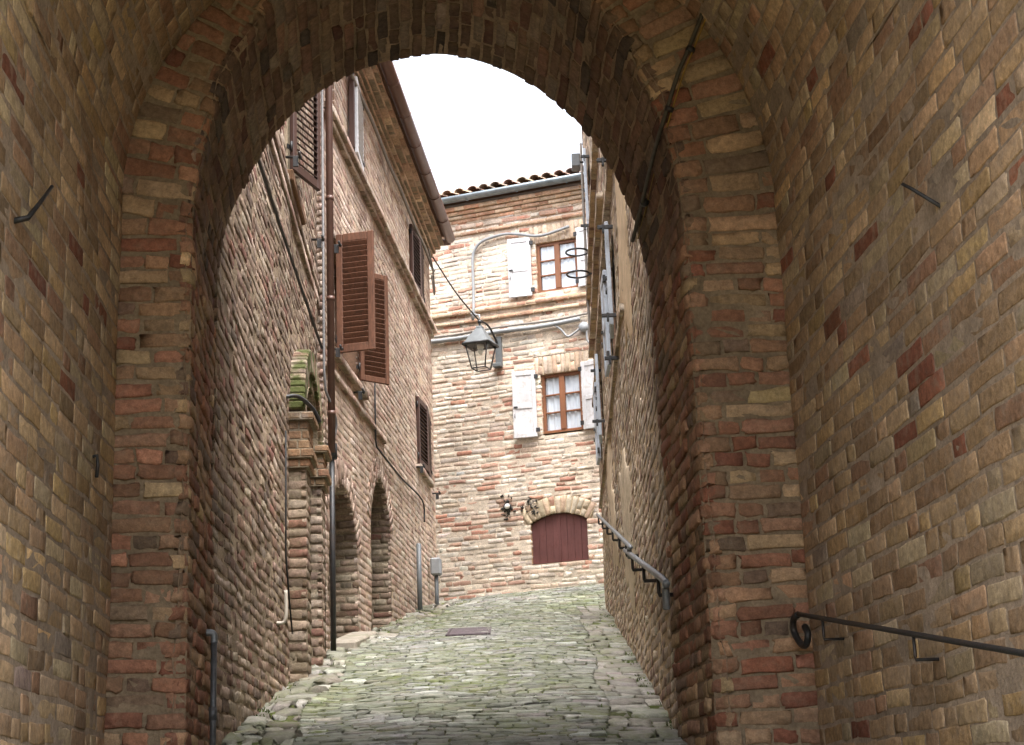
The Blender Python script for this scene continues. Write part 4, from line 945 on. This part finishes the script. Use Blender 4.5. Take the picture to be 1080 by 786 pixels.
for i, (z_, lab) in enumerate(((6.40, 'upper iron plant pot ring jutting from the right house'), (6.12, 'lower iron plant pot ring jutting from the right house'))):
    rg = thing('pot_ring', lab, 'pot ring', pt(WR, 10.2, z_), 'pot rings on the right house')
    a = np.linspace(0, 2*math.pi, 25); c = pt(WR, 10.2, z_, .18)
    mb = MB(); tube(mb, [c + WR[1]*math.cos(t)*.135 + WR[2]*math.sin(t)*.135 for t in a], .012, 6, cap=False); mb.build('ring', m_iron, rg)
    mb = MB(); tube(mb, [pt(WR, 10.2, z_, -.02), pt(WR, 10.2, z_, .055)], .013, 6); mb.build('stem', m_iron, rg)
fl = thing('floodlight', 'small grey floodlight under the top of the right house', 'floodlight', pt(WR, 11.2, 7.95))
mb = MB(); box(mb, WR, (11.1, 11.3), (7.88, 8.06), (.06, .17), bev=.01); mb.build('housing', m_lampbox, fl)
mb = MB(); tube(mb, [pt(WR, 11.2, 7.97, -.02), pt(WR, 11.2, 7.97, .07)], .015, 6); mb.build('arm', m_iron, fl)
simple('wall_cable', 'grey cables running down the far corner of the right house', 'cable', spline([pt(WR, 11.6, 8.4, .03), pt(WR, 11.62, 7.0, .035), pt(WR, 11.58, 6.3, .04), pt(WR, 11.62, 5.6, .03)], 5), .02, m_cablegrey, 'cables on the house fronts')
# the alley handrail in two runs
def rr(s, z, d=.075): return pt(WR, s, z, d)
A0 = rr(-.42, 1.02); A1 = rr(3.75, 1.80)
handrail('worn grey handrail with a drooping end on the right house wall, nearer run', 'iron handrails', rr(1.5, .6, 0), A0, A1, -WR[2]*.075, [rr(-.50, .87), rr(-.52, .97)], [(.10, .10), (.42, .10), (.75, .10)], .018, m_iron, m_steel)
A0 = rr(3.15, 1.745); A1 = rr(11.2, 3.37)
handrail('worn grey handrail on the right house wall, farther run', 'iron handrails', rr(6, 1.6, 0), A0, A1, -WR[2]*.075, [rr(3.08, 1.64), rr(3.05, 1.71)], [(.05, .10), (.2, .10), (.38, .10), (.56, .10), (.75, .10), (.93, .10)], .017, m_iron, m_steel)

# ================================================================== STREET
def xl(Y):
    a = -.93*UX[0] + AX[0]*8.2
    return np.where(Y < 8.2, UL*UX[0] + AX[0]*Y - .02, np.where(Y < 14.35, W1[0][0] + W1[1][0]*(Y-8.2)/W1[1][1], W2[0][0] + W2[1][0]*(Y-14.35)/W2[1][1]))
def xr(Y): return np.where(Y < 8.2, UR*UX[0] + AX[0]*Y + .02, WR[0][0] + WR[1][0]*(Y-8.2)/WR[1][1])
def gmap(u, v, d):
    z = ground_z(v)
    c = (xl(v)+xr(v))/2; hw = (xr(v)-xl(v))/2
    x = np.clip((u-c)/hw, -1.2, 1.2)
    ss = np.clip((v-19.6)/2.8, 0, 1); z = z + .20*ss*ss*(3-2*ss)*np.clip((x+1)/2, 0, 1.1)
    crown = .035*(1-x*x) + .02*wob(u, v, .9, 9.)
    rub = np.where(x < -.62, .03*np.clip((-x-.62)/.3, 0, 1), 0)
    return np.stack([u, v, z + d + crown + rub - .02], 1)
mb = MB(); vrow = 4.2; rows_s = []
while vrow < 25.2:
    c = rng.uniform(.055, .098); rows_s.append((vrow, vrow+c)); vrow += c
def sspan(v):
    a = float(xl(np.array(v))) ; b = float(xr(np.array(v)))
    if v > 22.6: return [(-6., 4.)]
    if v > 20.2: return [(a+.3, 4.)]
    if v < 8.2: return [(a+.0, b-.0)]
    return [(a+.32+.05*math.sin(v*1.7), b-.345+.03*math.sin(v*2.1))]
MOSSY = ((.50, 19.6, .42, 1.5, .9), (.95, 18.6, .3, 1.6, .7), (-1.0, 20.0, .3, 1.4, .7), (-.75, 18.0, .35, 1.0, .4), (.1, 17.2, .5, 1.2, .35), (-1.0, 12.0, .4, 1.0, .45), (-.6, 9.6, .5, .6, .35), (-1.25, 10.5, .22, 1.2, .8), (-1.45, 13.2, .22, 1.0, .7), (.62, 11.0, .18, 1.0, .5), (.72, 14.5, .2, 1.6, .7), (.2, 10.6, .5, .7, .3), (.85, 20.2, .35, 1.2, .8))
def stint(u, v):
    b = np.clip(1+.16*wob(u, v, 1.0, 2.), .75, 1.3); m = np.zeros_like(u)
    for (a, y, wa, wy, k) in MOSSY: m = np.maximum(m, k*np.exp(-((u-a)/wa)**2-((v-y)/wy)**2))
    m = np.clip(m*(.75+.5*wob(u, v, 2.5, 6.)) + rng.normal(0, .08, u.shape), 0, 1)[:, None]
    return b[:, None]*(1-m + m*np.array([.80, .90, .45]))
bricks(mb, gmap, rows_s, sspan, P_SETT, joint=.008, L=(.17, .09), header=.45, bevel=.007, jit=.007, dj=.004, recess=.008, wobamp=.012, wobsc=1.6, seed=51., mortar=lin(98, 98, 70), uneven=.014, vary=.14, depth=.05, tint=stint, tilt=.03)
# side gutters of rubble: longer stones laid along the street
rub = []; v = 8.1
while v < 22.6:
    c = rng.uniform(.14, .26); rub.append((v, v+c)); v += c
bricks(mb, gmap, [r for r in rub if r[0] < 22.2], lambda v: [(float(xl(np.array(v)))-.02, float(xl(np.array(v)))+.33+.05*math.sin(v*1.7))], palette([((150, 142, 130), 3), ((132, 122, 110), 3), ((170, 164, 154), 1.6), ((116, 104, 92), 1.5)]),
       joint=.03, L=(.19, .12), header=.4, bevel=.022, jit=.022, dj=.016, recess=.02, wobamp=.02, wobsc=2., seed=52., mortar=lin(92, 94, 62), uneven=.03, vary=.18, depth=.06)
bricks(mb, gmap, [r for r in rub if r[0] < 20.], lambda v: [(float(xr(np.array(v)))-.35+.03*math.sin(v*2.1), float(xr(np.array(v)))+.02)], palette([((140, 132, 122), 3), ((126, 116, 108), 3), ((150, 142, 136), 1.6)]),
       joint=.014, L=(.21, .13), header=.4, bevel=.011, jit=.011, dj=.007, recess=.012, wobamp=.014, wobsc=2., seed=53., mortar=lin(84, 86, 60), uneven=.02, vary=.16, depth=.06)
st = mb.build('street', [m_sett, m_settm]); tag(st, kind='structure')
cv = thing('manhole_cover', 'dull purple iron manhole cover let into the setts', 'manhole cover', (-.52, 16.05, float(ground_z(16.05))))
gz = lambda x, y: float(gmap(np.array([x]), np.array([y]), np.array([0.]))[0, 2])
mb = MB(); sl = math.atan(.172); ey = np.array([0, math.cos(sl), math.sin(sl)]); ez = np.array([0, -math.sin(sl), math.cos(sl)]); cc = np.array([-.52, 16.05, gz(-.52, 16.05)-.012])
obox(mb, cc, (1, 0, 0), ey, ez, (.19, .42, .02), bev=.006); mb.build('lid', m_cover, cv)
mb = MB()
for sx in (-1, 1): obox(mb, cc+np.array([sx*.205, 0, 0]), (1, 0, 0), ey, ez, (.012, .45, .022), bev=.004)
for sy in (-1, 1): obox(mb, cc+ey*sy*.438, (1, 0, 0), ey, ez, (.19, .012, .022), bev=.004)
mb.build('rim', m_cover, cv)
sp = MB(); Y0 = 14.9
obox(sp, pt(W2, .85, 1.52, .09), W2[1]*math.cos(sl)+ZZ*math.sin(sl), W2[2], ZZ, (.6, .13, .06), bev=.02)
o = sp.build('door_step', m_stone); tag(o, 'worn stone step at the foot of the nearer arched doorway', 'step')
mb = MB()
for k in range(150):
    v = rng.uniform(8.6, 21.5); left = rng.random() < .5
    x0 = float(xl(np.array(v)))+.01 if left else float(xr(np.array(v)))-.01
    off_ = abs(rng.normal(0, .05)) + (.30 if rng.random() < .2 else 0); u = x0 + (off_ if left else -off_)
    if left and 11.7 < v < 13.6: u += .15
    p = gmap(np.array([u]), np.array([v]), np.array([-.012]))[0]; c = np.array((.075, .10, .028))*rng.uniform(.7, 1.5)
    for q in range(rng.integers(5, 12)):
        a = rng.uniform(0, 6.28); h = rng.uniform(.008, .026); b = p + np.array([rng.normal(0, .018), rng.normal(0, .03), 0]); d = np.array([math.cos(a), math.sin(a), 0])*h*.6; w_ = np.array([-math.sin(a), math.cos(a), 0])*.004
        mb.add([b-w_, b+w_, b+d*.5+ZZ*h*.8+w_*.7, b+d*.5+ZZ*h*.8-w_*.7, b+d+ZZ*h], [(0, 1, 2, 3)], [(3, 2, 4)], col=c)
o = mb.build('weeds', mat_attr('weed blades', .8, .25, 40, .0)); tag(o, 'small weeds and moss tufts along the feet of the walls', 'weeds', kind='stuff')
# ground sheet to the horizon
mb = MB()
ys = np.concatenate([[-300, -120, -40, -10, -2], np.linspace(0, 24, 25), [30, 45, 90, 200, 400]]); xs = np.array([-400, -150, -50, -15, -6, -3, 0, 3, 6, 15, 50, 150, 400.])
GX, GY = np.meshgrid(xs, ys); GZ = ground_z(GY) - .10
ni, nj = GX.shape
mb.add(np.stack([GX.ravel(), GY.ravel(), GZ.ravel()], 1), [[j*nj+i, j*nj+i+1, (j+1)*nj+i+1, (j+1)*nj+i] for j in range(ni-1) for i in range(nj-1)], smooth=True)
tag(mb.build('ground', m_earth), kind='structure')

# ================================================================== LIGHT, SKY, CAMERA
SUN_EL, SUN_AZ = 70., 160.            # azimuth clockwise from +Y: behind the viewer, a little to the right
w = bpy.data.worlds.new('World'); scene.world = w; w.use_nodes = True; nt = w.node_tree; nt.nodes.clear()
sky = nt.nodes.new('ShaderNodeTexSky'); sky.sky_type = 'NISHITA'; sky.sun_disc = False; sky.sun_elevation = rad(SUN_EL); sky.sun_rotation = rad(SUN_AZ)
sky.dust_density = 6.; sky.air_density = 1.; sky.ozone_density = 1.
hs = nt.nodes.new('ShaderNodeHueSaturation'); hs.inputs['Saturation'].default_value = .34
bg = nt.nodes.new('ShaderNodeBackground'); bg.inputs['Strength'].default_value = .15
ou = nt.nodes.new('ShaderNodeOutputWorld')
nt.links.new(sky.outputs[0], hs.inputs['Color']); nt.links.new(hs.outputs[0], bg.inputs[0]); nt.links.new(bg.outputs[0], ou.inputs[0])
L = bpy.data.lights.new('sun', 'SUN'); L.energy = 1.2; L.angle = rad(60); L.color = (1., .975, .95)
so = bpy.data.objects.new('sun', L); COL.objects.link(so)
sd = Vector((math.sin(rad(SUN_AZ))*math.cos(rad(SUN_EL)), math.cos(rad(SUN_AZ))*math.cos(rad(SUN_EL)), math.sin(rad(SUN_EL))))
so.rotation_euler = (-sd).to_track_quat('-Z', 'Y').to_euler(); so.location = sd*30

cam = bpy.data.cameras.new('camera'); cam.lens = 1700/1080*36; cam.sensor_width = 36; cam.clip_start = .05; cam.clip_end = 2000
co = bpy.data.objects.new('camera', cam); COL.objects.link(co)
from mathutils import Matrix
co.matrix_world = Matrix.Rotation(rad(105), 4, 'X') @ Matrix.Rotation(rad(-2.2), 4, 'Z')
scene.camera = co
scene.view_settings.view_transform = 'Standard'; scene.view_settings.look = 'None'; scene.view_settings.gamma = 1; scene.view_settings.use_curve_mapping = False
scene.view_settings.exposure = 2.38
scene.cycles.max_bounces = 10; scene.cycles.diffuse_bounces = 7; scene.cycles.use_denoising = True
scene.cycles.caustics_reflective = False; scene.cycles.caustics_refractive = False
